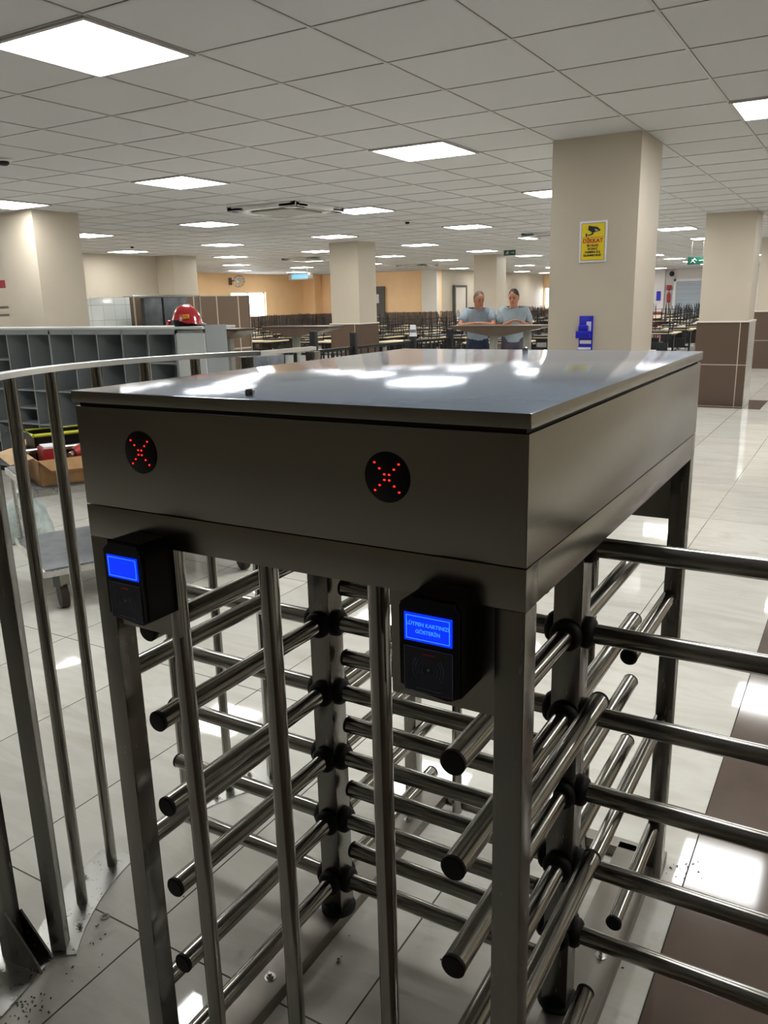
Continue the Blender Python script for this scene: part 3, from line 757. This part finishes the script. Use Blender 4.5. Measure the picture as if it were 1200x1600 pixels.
def helmet():
    O = (-4.86, 5.08, 1.40)
    t = root('safety_helmet', O, 'glossy red safety helmet lying on the grey shelf unit', 'helmet')
    mb = MB(); prof = []
    n = 28; rows = []
    for j in range(9):
        v = j / 8 * PI / 2
        row = []
        for i in range(n):
            a = 2 * PI * i / n
            rx, ry, rz = .128, .11, .125
            ex = 1.0 + (.06 if j == 0 else 0)
            row.append(mb.b.verts.new((O[0] + rx*ex*math.cos(a)*math.cos(v), O[1] + ry*ex*math.sin(a)*math.cos(v), O[2] + .052 + rz*math.sin(v) - .045*max(0, math.cos(a))*(1 - j/8))))
        rows.append(row)
    for A, B in zip(rows, rows[1:]):
        for i in range(n): mb.b.faces.new((A[i], A[(i+1) % n], B[(i+1) % n], B[i]))
    mb.b.faces.new(rows[-1])
    part('helmet_shell', mb, 'red', t, O)
    mb = MB()
    mb.prism([(O[0]+.05, O[1]-.09, O[2]+.03), (O[0]+.165, O[1]-.06, O[2]-.0+.004), (O[0]+.18, O[1], O[2]+.002), (O[0]+.165, O[1]+.06, O[2]+.004), (O[0]+.06, O[1]+.10, O[2]+.025)], (0, 0, .008))
    part('visor', mb, 'blackp', t, O)
    part('inner_band', MB().lathe((O[0]-.01, O[1], O[2]+.0), [(.098, .002), (.108, .045), (.1, .06)], 24), 'blackp', t, O)
    part('adjuster_knob', MB().lathe((O[0]-.12, O[1]-.08, O[2]+.03), [(.022, 0), (.022, .02), (.01, .022)], 14, (-.3, -1, 0)), 'red', t, O)
    part('badge', MB().box(O[0]+.055, O[1]-.11, O[2]+.06, O[0]+.105, O[1]-.08, O[2]+.095, .004, Matrix.Rotation(.45, 4, 'Z'), Vector((O[0]+.08, O[1]-.1, O[2]+.08))), 'gold', t, O)
helmet()

# partition, white tiled board and wrapped panels behind the shelf
def partition():
    O = (-9, 9.3, 0)
    t = root('tiled_partition', O, 'brown tiled partition wall standing behind the red helmet', 'partition')
    part('tiled_face', MB().box(-9.12, 8.3, 0, -9, 10.89, 1.70), 'partition', t, O)
    part('edge_trim', MB().box(-9.125, 10.885, 0, -8.99, 10.9, 1.705).box(-9.125, 8.3, 1.70, -8.995, 10.9, 1.712), 'bright', t, O)
partition()
single('white_tiled_board', MB().box(-9.08, 7.2, 0, -8.98, 8.28, 1.7, .004), 'whitetile', (-9, 7.8, 0), 'glossy white tiled panel left of the brown partition, above the shelf', 'panel')
for i, (ya, yb, lab) in enumerate(((8.16, 8.50, 'left of two dark plastic wrapped panels leaning behind the red helmet'), (8.53, 9.0, 'right one of two dark plastic wrapped panels, partly behind the red helmet'))):
    mb = MB(); mb.box(-8.66, ya, 1.05, -8.58, yb, 1.69, .03); mb.box(-8.66, ya + .02, 0, -8.6, yb - .02, 1.06)
    single('wrapped_panel', mb, 'foil', (-8.6, (ya+yb)/2, 0), lab, 'panel', 'dark wrapped panels')
fr = MB()
for z in (1.71,): fr.cyl((-8.62, 8.0, z), (-8.62, 9.3, z), .012, n=8)
fr.cyl((-8.62, 8.02, 0), (-8.62, 8.02, 1.71), .012, n=8); fr.cyl((-8.62, 9.3, 0), (-8.62, 9.3, 1.71), .012, n=8)
single('display_frame', fr, 'bright', (-8.62, 8.6, 0), 'thin pale metal frame around the dark wrapped panels', 'frame')
single('red_sign', MB().box(-9.3, 6.3, 1.82, -8.535, 6.32, 1.91), 'red_d', (-8.9, 6.31, 1.82), 'narrow red sign cut by the left picture edge beside the column', 'sign')
struct('trim_5', MB().box(-12.9, 7.0, 1.60, -8.9, 7.02, 1.615).box(-12.9, 7.0, 1.50, -8.9, 7.02, 1.515), 'greydoor')
struct('wall_niche', MB().box(-13.4, 7.02, 0, -8.95, 7.12, CH), 'cream')

# ------------------------------------------------------------------ trolley with its load
def trolley():
    u = Vector((.9, -.435, 0)).normalized(); v = Vector((.435, .9, 0)).normalized()
    B = Vector((-3.55, 2.51, 0)); L, Wd = .79, 1.25
    O = tuple(B)
    t = root('platform_trolley', O, 'two-deck grey platform trolley behind the curved guard rail', 'trolley')
    def deck(name, z, lab=None):
        mb = MB(); A = B - u * L
        mb.prism([tuple(p + Vector((0, 0, z - .04))) for p in (A, B, B + v * Wd, A + v * Wd)], (0, 0, .034)); mb2 = MB()
        i = .012
        mb2.prism([tuple(p + Vector((0, 0, z - .006))) for p in (A + u*i + v*i, B - u*i + v*i, B - u*i + v * (Wd-i), A + u*i + v * (Wd-i))], (0, 0, .006))
        part(name, mb, 'bright', t, O); part('deck_mat', mb2, 'deck', t, O)
    deck('lower_deck', .25); deck('upper_deck', .68)
    for a, b in ((0, 0), (1, 0), (0, 1), (1, 1)):
        p = B - u * (.03 + a * (L - .06)) + v * (.03 + b * (Wd - .06))
        if a == 1 or b == 1: part('frame_upright', MB().cyl(tuple(p + Vector((0, 0, .2))), tuple(p + Vector((0, 0, .66))), .012, n=10), 'bright', t, O)
        q = B - u * (.1 + a * (L - .2)) + v * (.1 + b * (Wd - .2))
        wh = part('wheel', MB().cyl(tuple(q + v*.02 + Vector((0, 0, .07))), tuple(q - v*.02 + Vector((0, 0, .07))), .07, n=20), 'brownwheel', t, O)
        part('caster_fork', MB().box(q.x-.03, q.y-.03, .12, q.x+.03, q.y+.03, .215), 'steel', wh, O)
    hp = [B - u * .03 + v * (Wd-.03) + Vector((0, 0, .68)), B - u * .03 + v * (Wd-.03) + Vector((0, 0, .93)), B - u * .08 + v * (Wd-.03) + Vector((0, 0, .97)), B - u * (L-.08) + v * (Wd-.03) + Vector((0, 0, .97)), B - u * (L-.03) + v * (Wd-.03) + Vector((0, 0, .93)), B - u * (L-.03) + v * (Wd-.03) + Vector((0, 0, .68))]
    part('push_handle', MB().tube([tuple(p) for p in hp], .014, 12), 'bright', t, O)
    return u, v, B
u, v, B = trolley()
def at(a, b, z): return B - u * a + v * b + Vector((0, 0, z))
def obox(mb, a0, a1, b0, b1, z0, z1):
    mb.prism([tuple(at(a, b, z0)) for a, b in ((a0, b0), (a1, b0), (a1, b1), (a0, b1))], (0, 0, z1 - z0)); return mb
def cardbox():
    O = tuple(at(.3, .35, .681)); t = root('cardboard_box', O, 'open worn cardboard box with flaps on the upper trolley deck', 'box')
    mb = MB(); a0, a1, b0, b1, z0, z1 = .03, .60, .05, .68, .681, .815; th = .006
    obox(mb, a0, a1, b0, b1, z0, z0 + th); obox(mb, a0, a0+th, b0, b1, z0, z1); obox(mb, a1-th, a1, b0, b1, z0, z1); obox(mb, a0, a1, b0, b0+th, z0, z1); obox(mb, a0, a1, b1-th, b1, z0, z1)
    part('carton', mb, 'card', t, O)
    for k, pts in enumerate((((a1, b0, z1), (a1, b0 + .28, z1), (a1 + .14, b0 + .24, z1 + .03), (a1 + .13, b0 + .02, z1 + .01)),
                ((a0, b0, z1), (a0, b1, z1), (a0 - .05, b1 - .05, z1 - .06), (a0 - .05, b0 + .05, z1 - .05)),
                ((a0 + .1, b0, z1), (a1, b0, z1), (a1 - .05, b0 - .12, z1 - .02), (a0 + .2, b0 - .10, z1 - .04)))):
        part('flap', MB().prism([tuple(at(*p)) for p in pts], (0, 0, .005)), 'card_l' if k != 1 else 'card', t, O)
cardbox()
O = tuple(at(.16, .15, .69)); t = root('red_tool_case', O, 'red tool case with pale lid sticking out of the cardboard box', 'tool case')
part('case_body', obox(MB(), .09, .23, .09, .20, .70, .865), 'red_d', t, O); part('case_rim', obox(MB(), .10, .22, .10, .19, .865, .875), 'paper', t, O)
O = tuple(at(.15, .3, .69)); t = root('power_tool', O, 'red and black power tool lying in the cardboard box', 'tool')
part('tool_body', MB().tube([tuple(at(.09, .24, .83)), tuple(at(.13, .33, .85)), tuple(at(.2, .42, .85))], [.026, .038, .028], 12), 'red_d', t, O)
part('tool_grip', MB().tube([tuple(at(.14, .33, .84)), tuple(at(.15, .29, .80)), tuple(at(.17, .27, .74))], [.028, .026, .03], 10), 'rubber', t, O)
part('tool_chuck', MB().cyl(tuple(at(.09, .24, .83)), tuple(at(.07, .215, .825)), .014, n=10), 'bright', t, O)
O = tuple(at(.45, .3, .69)); t = root('dark_crate', O, 'black crate with a yellow-green rim inside the cardboard box', 'crate')
cm = MB(); obox(cm, .33, .58, .1, .11, .69, .90); obox(cm, .33, .58, .49, .5, .69, .90); obox(cm, .33, .34, .1, .5, .69, .90); obox(cm, .57, .58, .1, .5, .69, .90); obox(cm, .33, .58, .1, .5, .69, .7)
part('crate_body', cm, 'blackp', t, O)
rm = MB(); rm.tube([tuple(at(a, b, .905)) for a, b in ((.33, .1), (.58, .1), (.58, .5), (.33, .5), (.33, .1))], .010, 8); part('crate_rim', rm, 'lime', t, O)
single('metal_tube', MB().cyl(tuple(at(.255, .03, .838)), tuple(at(.275, .70, .838)), .013, n=14), 'bright', tuple(at(.26, .3, .838)), 'silver metal tube lying across the open cardboard box', 'tube')
def bag(name, c, r, h, lab, mat, seed, mark=False):
    rn = random.Random(seed); t = root(name, c, lab, 'bag'); mb = MB(); n = 26; rows = []
    ph = [rn.uniform(0, 6) for _ in range(4)]
    for j, (k, z) in enumerate(((.8, 0), (1.0, .12), (1.02, .35), (.85, .6), (.5, .8), (.25, .9), (.4, 1.0))):
        row = []
        for i in range(n):
            a = 2*PI*i/n; f = 1 + .12*math.sin(3*a + ph[0] + j) + .06*math.sin(7*a + ph[1] + 2*j)
            row.append(mb.b.verts.new((c[0] + r*k*f*math.cos(a), c[1] + r*k*f*math.sin(a), c[2] + h*z + .01*math.sin(5*a + ph[2]))))
        rows.append(row)
    for A, Bq in zip(rows, rows[1:]):
        for i in range(n): mb.b.faces.new((A[i], A[(i+1) % n], Bq[(i+1) % n], Bq[i]))
    mb.b.faces.new(rows[0][::-1]); mb.b.faces.new(rows[-1])
    part('bag_body', mb, mat, t, c)
    m2 = MB(); m2.tube([(c[0] + r*.25*math.cos(a), c[1] + r*.25*math.sin(a), c[2] + h*.88) for a in [2*PI*i/12 for i in range(13)]], .008, 6)
    part('tie', m2, mat, t, c)
bag('plastic_bag', (-4.95, 3.42, 0), .17, .34, 'milky white plastic bag standing beyond the lower trolley deck', 'bag', 2)
bag('plastic_bag', (-3.95, 2.40, 0), .14, .36, 'translucent teal printed plastic bag on the floor left of the trolley', 'bag', 5)
mb = MB()
for i, (a, z) in enumerate(((-.9, .2), (-.6, .25), (-.2, .17), (-.5, .12), (-1.1, .13))):
    c0 = Vector((-3.95 + .155*math.cos(a), 2.40 + .155*math.sin(a), z)); mb.sphere(tuple(c0), .022, (1, 1, .7), 8, 6)

# ------------------------------------------------------------------ black queue fence with a cup
def fence():
    pts = [(-5.45, 7.7, 1.25), (-5.42, 8.5, 1.20), (-5.35, 9.9, 1.09), (-5.2, 10.75, 1.15)]
    O = (-5.4, 9, 0)
    t = root('queue_barrier', O, 'black metal queue barrier posts joined by rails, behind the turnstile', 'barrier')
    for x, y, z in pts:
        p = part('barrier_post', MB().box(x-.035, y-.035, 0, x+.035, y+.035, z, .004), 'blackm', t, O)
        part('base_plate', MB().box(x-.09, y-.09, 0, x+.09, y+.09, .008), 'blackm', p, O)
    for (x0, y0, _), (x1, y1, _) in zip(pts, pts[1:]):
        for z in (1.0, .55, .12):
            d = Vector((x1-x0, y1-y0, 0)); n = Vector((-d.y, d.x, 0)).normalized() * .018
            part('rail', MB().prism([(x0-n.x, y0-n.y, z), (x0+n.x, y0+n.y, z), (x1+n.x, y1+n.y, z), (x1-n.x, y1-n.y, z)], (0, 0, .035)), 'blackm', t, O)
        k = 9
        for i in range(1, k):
            x = x0 + (x1-x0)*i/k; y = y0 + (y1-y0)*i/k
            part('baluster', MB().box(x-.008, y-.008, .12, x+.008, y+.008, 1.0), 'blackm', t, O)
fence()
O = (-5.35, 9.9, 1.09)
t = root('plastic_cup', O, 'clear plastic cup upside down on a black barrier post', 'cup')
part('cup_body', MB().lathe(O, [(.055, 0), (.055, .008), (.05, .01), (.038, .145), (.03, .15)], 24), 'paper', t, O)
part('cup_print', MB().lathe(O, [(.049, .05), (.0465, .09)], 24), 'deck', t, O)

# ------------------------------------------------------------------ wedge-shaped standing tables
def stand_table(cx, cy, half, z, legs, label, dark=()):
    O = (cx, cy, 0); t = root('standing_table', O, label, 'table', 'standing tables with tapered brown tops')
    top = MB()
    w = .2
    top.prism([(cx-half, cy-w, z-.02), (cx-half, cy-w, z), (cx+half, cy-w, z), (cx+half, cy-w, z-.02), (cx+.1, cy-w, z-.13), (cx-.1, cy-w, z-.13)], (0, 2*w, 0))
    part('tapered_top', top, 'wedge', t, O)
    part('top_board', MB().box(cx-half-.01, cy-w-.01, z, cx+half+.01, cy+w+.01, z+.015, .003), 'wedge', t, O)
    for dx in legs: part('table_leg', MB().box(cx+dx-.045, cy-.045, 0, cx+dx+.045, cy+.045, z-.03, .004), 'grille', t, O)
    for dx in dark: part('table_leg', MB().box(cx+dx-.04, cy-.12, 0, cx+dx+.04, cy-.05, z-.02, .004), 'blackm', t, O)
    part('foot', MB().box(cx-.25, cy-.2, 0, cx+.25, cy+.2, .015, .003), 'grille', t, O)
stand_table(-4.62, 11.2, .70, 1.17, (-.1, .42), 'brown tapered standing table on which the two men rest their hands')
stand_table(-8.22, 9.45, .34, 1.21, (0,), 'brown tapered standing table in front of the brown tiled partition')
stand_table(-7.27, 9.99, .6, 1.22, (-.12,), 'brown tapered standing table left of the middle cream column')
# white low counter beyond
mb = MB(); O = (-6.6, 9.0, 0)
t = root('white_counter', O, 'low white counter with thin dark uprights left of the black barrier', 'counter')
part('counter_panel', MB().box(-7.1, 9.25, .35, -6.15, 9.32, .86, .004), 'white', t, O)
for i in range(5): part('upright', MB().box(-7.08 + i*.21, 9.2, 0, -7.05 + i*.21, 9.24, .9), 'blackm', t, O)
part('counter_rail', MB().box(-7.15, 9.17, .9, -6.1, 9.35, .94, .003), 'bright', t, O)
single('waste_bin', MB().box(-6.75, 7.9, 0, -6.3, 8.25, .95, .02), 'deck', (-6.5, 8.1, 0), 'dark grey metal cabinet behind the end of the handrail', 'cabinet')
# ------------------------------------------------------------------ dining hall: tables and upturned chairs
def table_mesh():
    mb = MB(); mb.mat(0).box(-.6, -.4, .73, .6, .4, .755, .004)
    mb.mat(1)
    for sx in (-.5, .5):
        mb.box(sx-.02, -.03, 0, sx+.02, .03, .72); mb.box(sx-.02, -.33, 0, sx+.02, .33, .03); mb.box(sx-.02, -.33, .69, sx+.02, .33, .72)
    mb.box(-.5, -.015, .3, .5, .015, .34)
    return mb.mesh('dining_table')
def chair_mesh():
    mb = MB(); t = .009
    mb.mat(1).box(-.2, -.2, 0, .2, .2, .03, .008)
    mb.mat(1)
    for sx in (-1, 1):
        for sy in (-1, 1): mb.tube([(sx*.18, sy*.18, .03), (sx*.205, sy*.205, .45)], t, 6)
    for a, b in (((-.19, -.19), (.19, -.19)), ((-.19, .19), (.19, .19)), ((-.19, -.19), (-.19, .19)), ((.19, -.19), (.19, .19))): mb.tube([(a[0], a[1], .22), (b[0], b[1], .22)], t*.8, 6)
    mb.mat(0)
    # the backrest hangs down beside the table edge
    for sx in (-1, 1): mb.mat(1).tube([(sx*.18, .2, .02), (sx*.18, .24, -.4)], t, 6)
    mb.mat(1).box(-.19, .225, -.4, .19, .245, -.2, .004)
    return mb.mesh('dining_chair')
tme, cme = table_mesh(), chair_mesh()
def visible(x, y):
    return True
K = 0
spots = []
y = 15.0
while y < 26.5:
    x = -18.2
    while x < -2.6:
        spots.append((x, y)); x += 2.0
    y += 1.95
y = 27.6
while y < 36.5:
    x = -12.5
    while x < -3: spots.append((x, y)); x += 1.75
    y += 1.9
import itertools
cosy, siny = math.cos(.536), math.sin(.536)
cnt = 0; rndc = random.Random(3)
cols = [(-2.4, 18.4, -1.1, 19.7), (-9, 12.5, -7.7, 13.8), (-9.1, 19.0, -7.8, 20.3), (-9, 25.6, -7.8, 27)]
for x, y in spots:
    fwd = x * -siny + y * cosy; rt = x * cosy + y * siny
    px = 600 + 1254 * rt / (fwd * math.cos(.2555))
    if px < 370 or px > 1120: continue
    if 862 < px < 1010: continue
    if any(a - .7 < x < c + .7 and b - .5 < y < d + .5 for a, b, c, d in cols): continue
    left = px < 700
    o = link('dining_table', tme, ['tabletop', 'blackm'], None, (x, y, 0))
    if px > 1000: tag(o, 'cream-topped dining table beyond the gap between the two right columns', 'table', 'dining tables seen between the right columns')
    elif left: tag(o, 'cream-topped dining table in the crowded hall left of the two men', 'table', 'dining tables left of the men')
    else: tag(o, 'cream-topped dining table in the hall behind the two men', 'table', 'dining tables behind the men')
    for dx in (-.3, .3):
        for dy in (-.24, .24):
            if cnt >= 290 or rndc.random() < .4: continue
            c = link('dining_chair', cme, ['tabletop', 'blackm'], None, (x + dx, y + dy * 1.02, .757))
            c.rotation_euler = (0, 0, 0 if dy > 0 else PI)
            cnt += 1
            if px > 1000: tag(c, 'black chair upturned on a table, seen between the two right columns', 'chair', 'upturned chairs between the right columns')
            elif left: tag(c, 'black chair upturned on a table in the hall left of the men', 'chair', 'upturned chairs left of the men')
            else: tag(c, 'black chair upturned on a table behind the two men', 'chair', 'upturned chairs behind the men')

# ------------------------------------------------------------------ people
def skin_mesh(name, verts, edges, radii, rootv=0, sub=2):
    me = bpy.data.meshes.new(name + '_skeleton'); me.from_pydata(verts, edges, [])
    o = bpy.data.objects.new('tmp', me); C.objects.link(o)
    sk = o.modifiers.new('skin', 'SKIN'); sb = o.modifiers.new('sub', 'SUBSURF'); sb.levels = sub; sb.render_levels = sub
    lay = me.skin_vertices[0].data if me.skin_vertices else None
    for i, r in enumerate(radii):
        lay[i].radius = (r, r) if not isinstance(r, tuple) else r
        lay[i].use_root = (i == rootv)
    bpy.context.view_layer.update()
    dg = bpy.context.evaluated_depsgraph_get(); m2 = bpy.data.meshes.new_from_object(o.evaluated_get(dg)); m2.name = name
    bpy.data.objects.remove(o)
    for p in m2.polygons: p.use_smooth = True
    m2.materials.clear(); return m2
def person(loc, yaw, label, J, hairmat, shirt, trousers, short, headturn=0, headtilt=0, bald=False):
    t = root('person', loc, label, 'person'); t.rotation_euler = (0, 0, yaw)
    V, E, R, idx = [], [], [], {}
    def v_(n, p, r, par=None):
        idx[n] = len(V); V.append(p); R.append(r)
        if par: E.append((idx[par], idx[n]))
    v_('pelvis', J['pelvis'], (.12, .09))
    v_('waist', J['waist'], (.105, .075), 'pelvis'); v_('chest', J['chest'], (.12, .075), 'waist')
    v_('neckb', J['neck'], (.07, .06), 'chest'); v_('neckt', tuple(Vector(J['neck']) + (Vector(J['head']) - Vector(J['neck'])) * .55), .052, 'neckb')
    for s in 'LR':
        v_('sh' + s, J['sh' + s], .052, 'chest'); v_('el' + s, J['el' + s], .042, 'sh' + s); v_('wr' + s, J['wr' + s], .027, 'el' + s)
        wr, el = Vector(J['wr' + s]), Vector(J['el' + s]); d = (wr - el).normalized(); side = d.cross(Vector((0, 0, 1))).normalized()
        palm = wr + d * .05; v_('pa' + s, tuple(palm), (.036, .02), 'wr' + s)
        for k in range(4):
            off = side * ((k - 1.5) * .021); ln = (.07, .08, .075, .06)[k]
            b0 = palm + d * .035 + off; v_('f%d' % k + s, tuple(b0), .0095, 'pa' + s)
            v_('g%d' % k + s, tuple(b0 + d * ln * .5 - Vector((0, 0, .006))), .0088, 'f%d' % k + s)
            v_('h%d' % k + s, tuple(b0 + d * ln - Vector((0, 0, .022))), .0075, 'g%d' % k + s)
        th = -1 if s == 'L' else 1
        v_('t0' + s, tuple(wr + d * .03 - side * th * .035), .0125, 'wr' + s); v_('t1' + s, tuple(wr + d * .075 - side * th * .055), .010, 't0' + s)
        v_('hip' + s, J['hip' + s], .09, 'pelvis'); v_('kn' + s, J['kn' + s], .058, 'hip' + s); v_('an' + s, J['an' + s], .038, 'kn' + s)
        a = Vector(J['an' + s]); v_('to' + s, (a.x, a.y - .15, .035), (.045, .03), 'an' + s)
    body = link('body', skin_mesh('body', V, E, R), 'skin', t)
    # head
    h = Vector(J['head']); hm = MB(); n = 20; rows = []
    prof = [(-.125, .035, .04, .05), (-.112, .05, .055, .035), (-.085, .06, .075, .02), (-.05, .066, .088, .008), (-.01, .072, .094, 0), (.03, .076, .098, .0), (.07, .074, .096, .0), (.1, .06, .08, -.0), (.118, .038, .055, -.0), (.126, .012, .02, 0)]
    for z, rx, ry, dy in prof:
        rows.append([hm.b.verts.new((rx*math.cos(2*PI*i/n), ry*math.sin(2*PI*i/n) - dy, z)) for i in range(n)])
    for A, B_ in zip(rows, rows[1:]):
        for i in range(n): hm.b.faces.new((A[i], A[(i+1) % n], B_[(i+1) % n], B_[i]))
    hm.b.faces.new(rows[0][::-1]); hm.b.faces.new(rows[-1])
    hm.sphere((0, -.098, -.022), .017, (.8, 1.1, 1.5), 10, 8); hm.sphere((0, -.104, -.036), .015, (1.1, 1, .8), 10, 8)
    for s in (-1, 1):
        hm.sphere((s*.076, .005, -.01), .022, (.35, .8, 1.3), 10, 8)
        hm.sphere((s*.03, -.083, .018), .018, (1.2, .6, .5), 10, 8)
    head = link('head', hm.mesh('head'), 'skin', t, tuple(h)); head.rotation_euler = (headtilt, 0, headturn)
    e = MB()
    for s in (-1, 1): e.sphere((s*.03, -.088, .002), .0095, (1.3, .7, .7), 10, 8); e.box(s*.03-.017, -.101, .022, s*.03+.017, -.09, .028, .002)
    link('eyes_and_brows', e.mesh('eyes'), 'eye', head)
    link('mouth', MB().sphere((0, -.093, -.065), .02, (1.1, .35, .3), 12, 6).mesh('mouth'), 'lip', head)
    hr = MB(); rows = []
    for j in range(8):
        vv = j / 7; z = .02 + .115 * math.sin(vv * PI / 2) if not bald else .03 + .103 * math.sin(vv*PI/2)
        k = math.cos(vv * PI / 2 * .97)
        row = []
        for i in range(n):
            a = 2*PI*i/n; front = max(0, -math.sin(a))
            zz = z + (.055 + (.015 if bald else 0)) * front * (1 - vv) - (.055 * max(0, math.sin(a)) * (1 - vv))
            kk = max(.05, math.sqrt(max(0, 1 - ((zz - .02) / .125) ** 2))) if zz > .02 else 1
            row.append(hr.b.verts.new((.082*kk*math.cos(a), .103*kk*math.sin(a), min(zz, .134))))
        rows.append(row)
    for A, B_ in zip(rows, rows[1:]):
        for i in range(n): hr.b.faces.new((A[i], A[(i+1) % n], B_[(i+1) % n], B_[i]))
    hr.b.faces.new(rows[-1])
    link('hair', hr.mesh('hair'), hairmat, head)
    # clothes
    g = .016
    Vs = [tuple(Vector(J['pelvis']) - Vector((0, 0, .05))), J['waist'], J['chest'], tuple((Vector(J['neck']) * .75 + Vector(J['chest']) * .25))]
    Es = [(0, 1), (1, 2), (2, 3)]; Rs = [(.18, .14), (.17, .135), (.195, .15), (.08, .07)]
    for s in 'LR':
        sh, el = Vector(J['sh' + s]), Vector(J['el' + s]); k = len(Vs)
        Vs += [tuple(sh), tuple(sh.lerp(el, .35)), tuple(sh.lerp(el, short))]; Es += [(2, k), (k, k+1), (k+1, k+2)]; Rs += [.085, .078, .072]
    link('t_shirt', skin_mesh('shirt', Vs, Es, Rs, 1), shirt, t)
    Vs = [tuple(Vector(J['pelvis']) + Vector((0, 0, .13))), tuple(Vector(J['pelvis']) - Vector((0, 0, .03)))]; Es = [(0, 1)]; Rs = [(.155, .118), (.16, .125)]
    for s in 'LR':
        k = len(Vs); Vs += [J['hip' + s], J['kn' + s], (J['an' + s][0], J['an' + s][1], .06)]; Es += [(1, k), (k, k+1), (k+1, k+2)]; Rs += [.105, .078, .066]
    link('trousers', skin_mesh('trousers', Vs, Es, Rs, 0), trousers, t)
    for s in 'LR':
        a = J['an' + s]
        link('shoe', MB().sphere((a[0], a[1] - .06, .04), .055, (.85, 2.3, .75), 14, 8).mesh('shoe'), 'ink', t)
    return t
legs = dict(hipL=(.1, .02, .86), hipR=(-.1, .02, .86), knL=(.11, -.01, .48), knR=(-.11, .02, .48), anL=(.12, .04, .08), anR=(-.12, .06, .08))
J1 = dict(legs, pelvis=(0, .05, .93), waist=(0, .0, 1.08), chest=(0, -.06, 1.27), neck=(.0, -.09, 1.42), head=(0.0, -.13, 1.545),
          shL=(.19, -.06, 1.36), elL=(.225, -.2, 1.16), wrL=(.05, -.36, 1.2), shR=(-.19, -.06, 1.36), elR=(-.30, -.2, 1.16), wrR=(-.08, -.38, 1.2))
person((-5.30, 11.95, 0), .5, 'older man in a grey-blue t-shirt leaning on the table, looking down to the right', J1, 'hair_g', 'shirt', 'trousers', .75, .35, .2, True)
J2 = dict(legs, pelvis=(0, .02, .94), waist=(0, .0, 1.09), chest=(0, -.02, 1.28), neck=(0, -.03, 1.44), head=(0, -.06, 1.565),
          shL=(.19, -.02, 1.37), elL=(.27, .0, 1.12), wrL=(.12, -.22, 1.2), shR=(-.19, -.02, 1.37), elR=(-.215, -.06, 1.12), wrR=(-.06, -.27, 1.21))
person((-4.78, 12.12, 0), .45, 'younger dark-haired man in a pale grey t-shirt standing right of the other man', J2, 'hair', 'shirt2', 'trousers2', .8, -.35, .15)
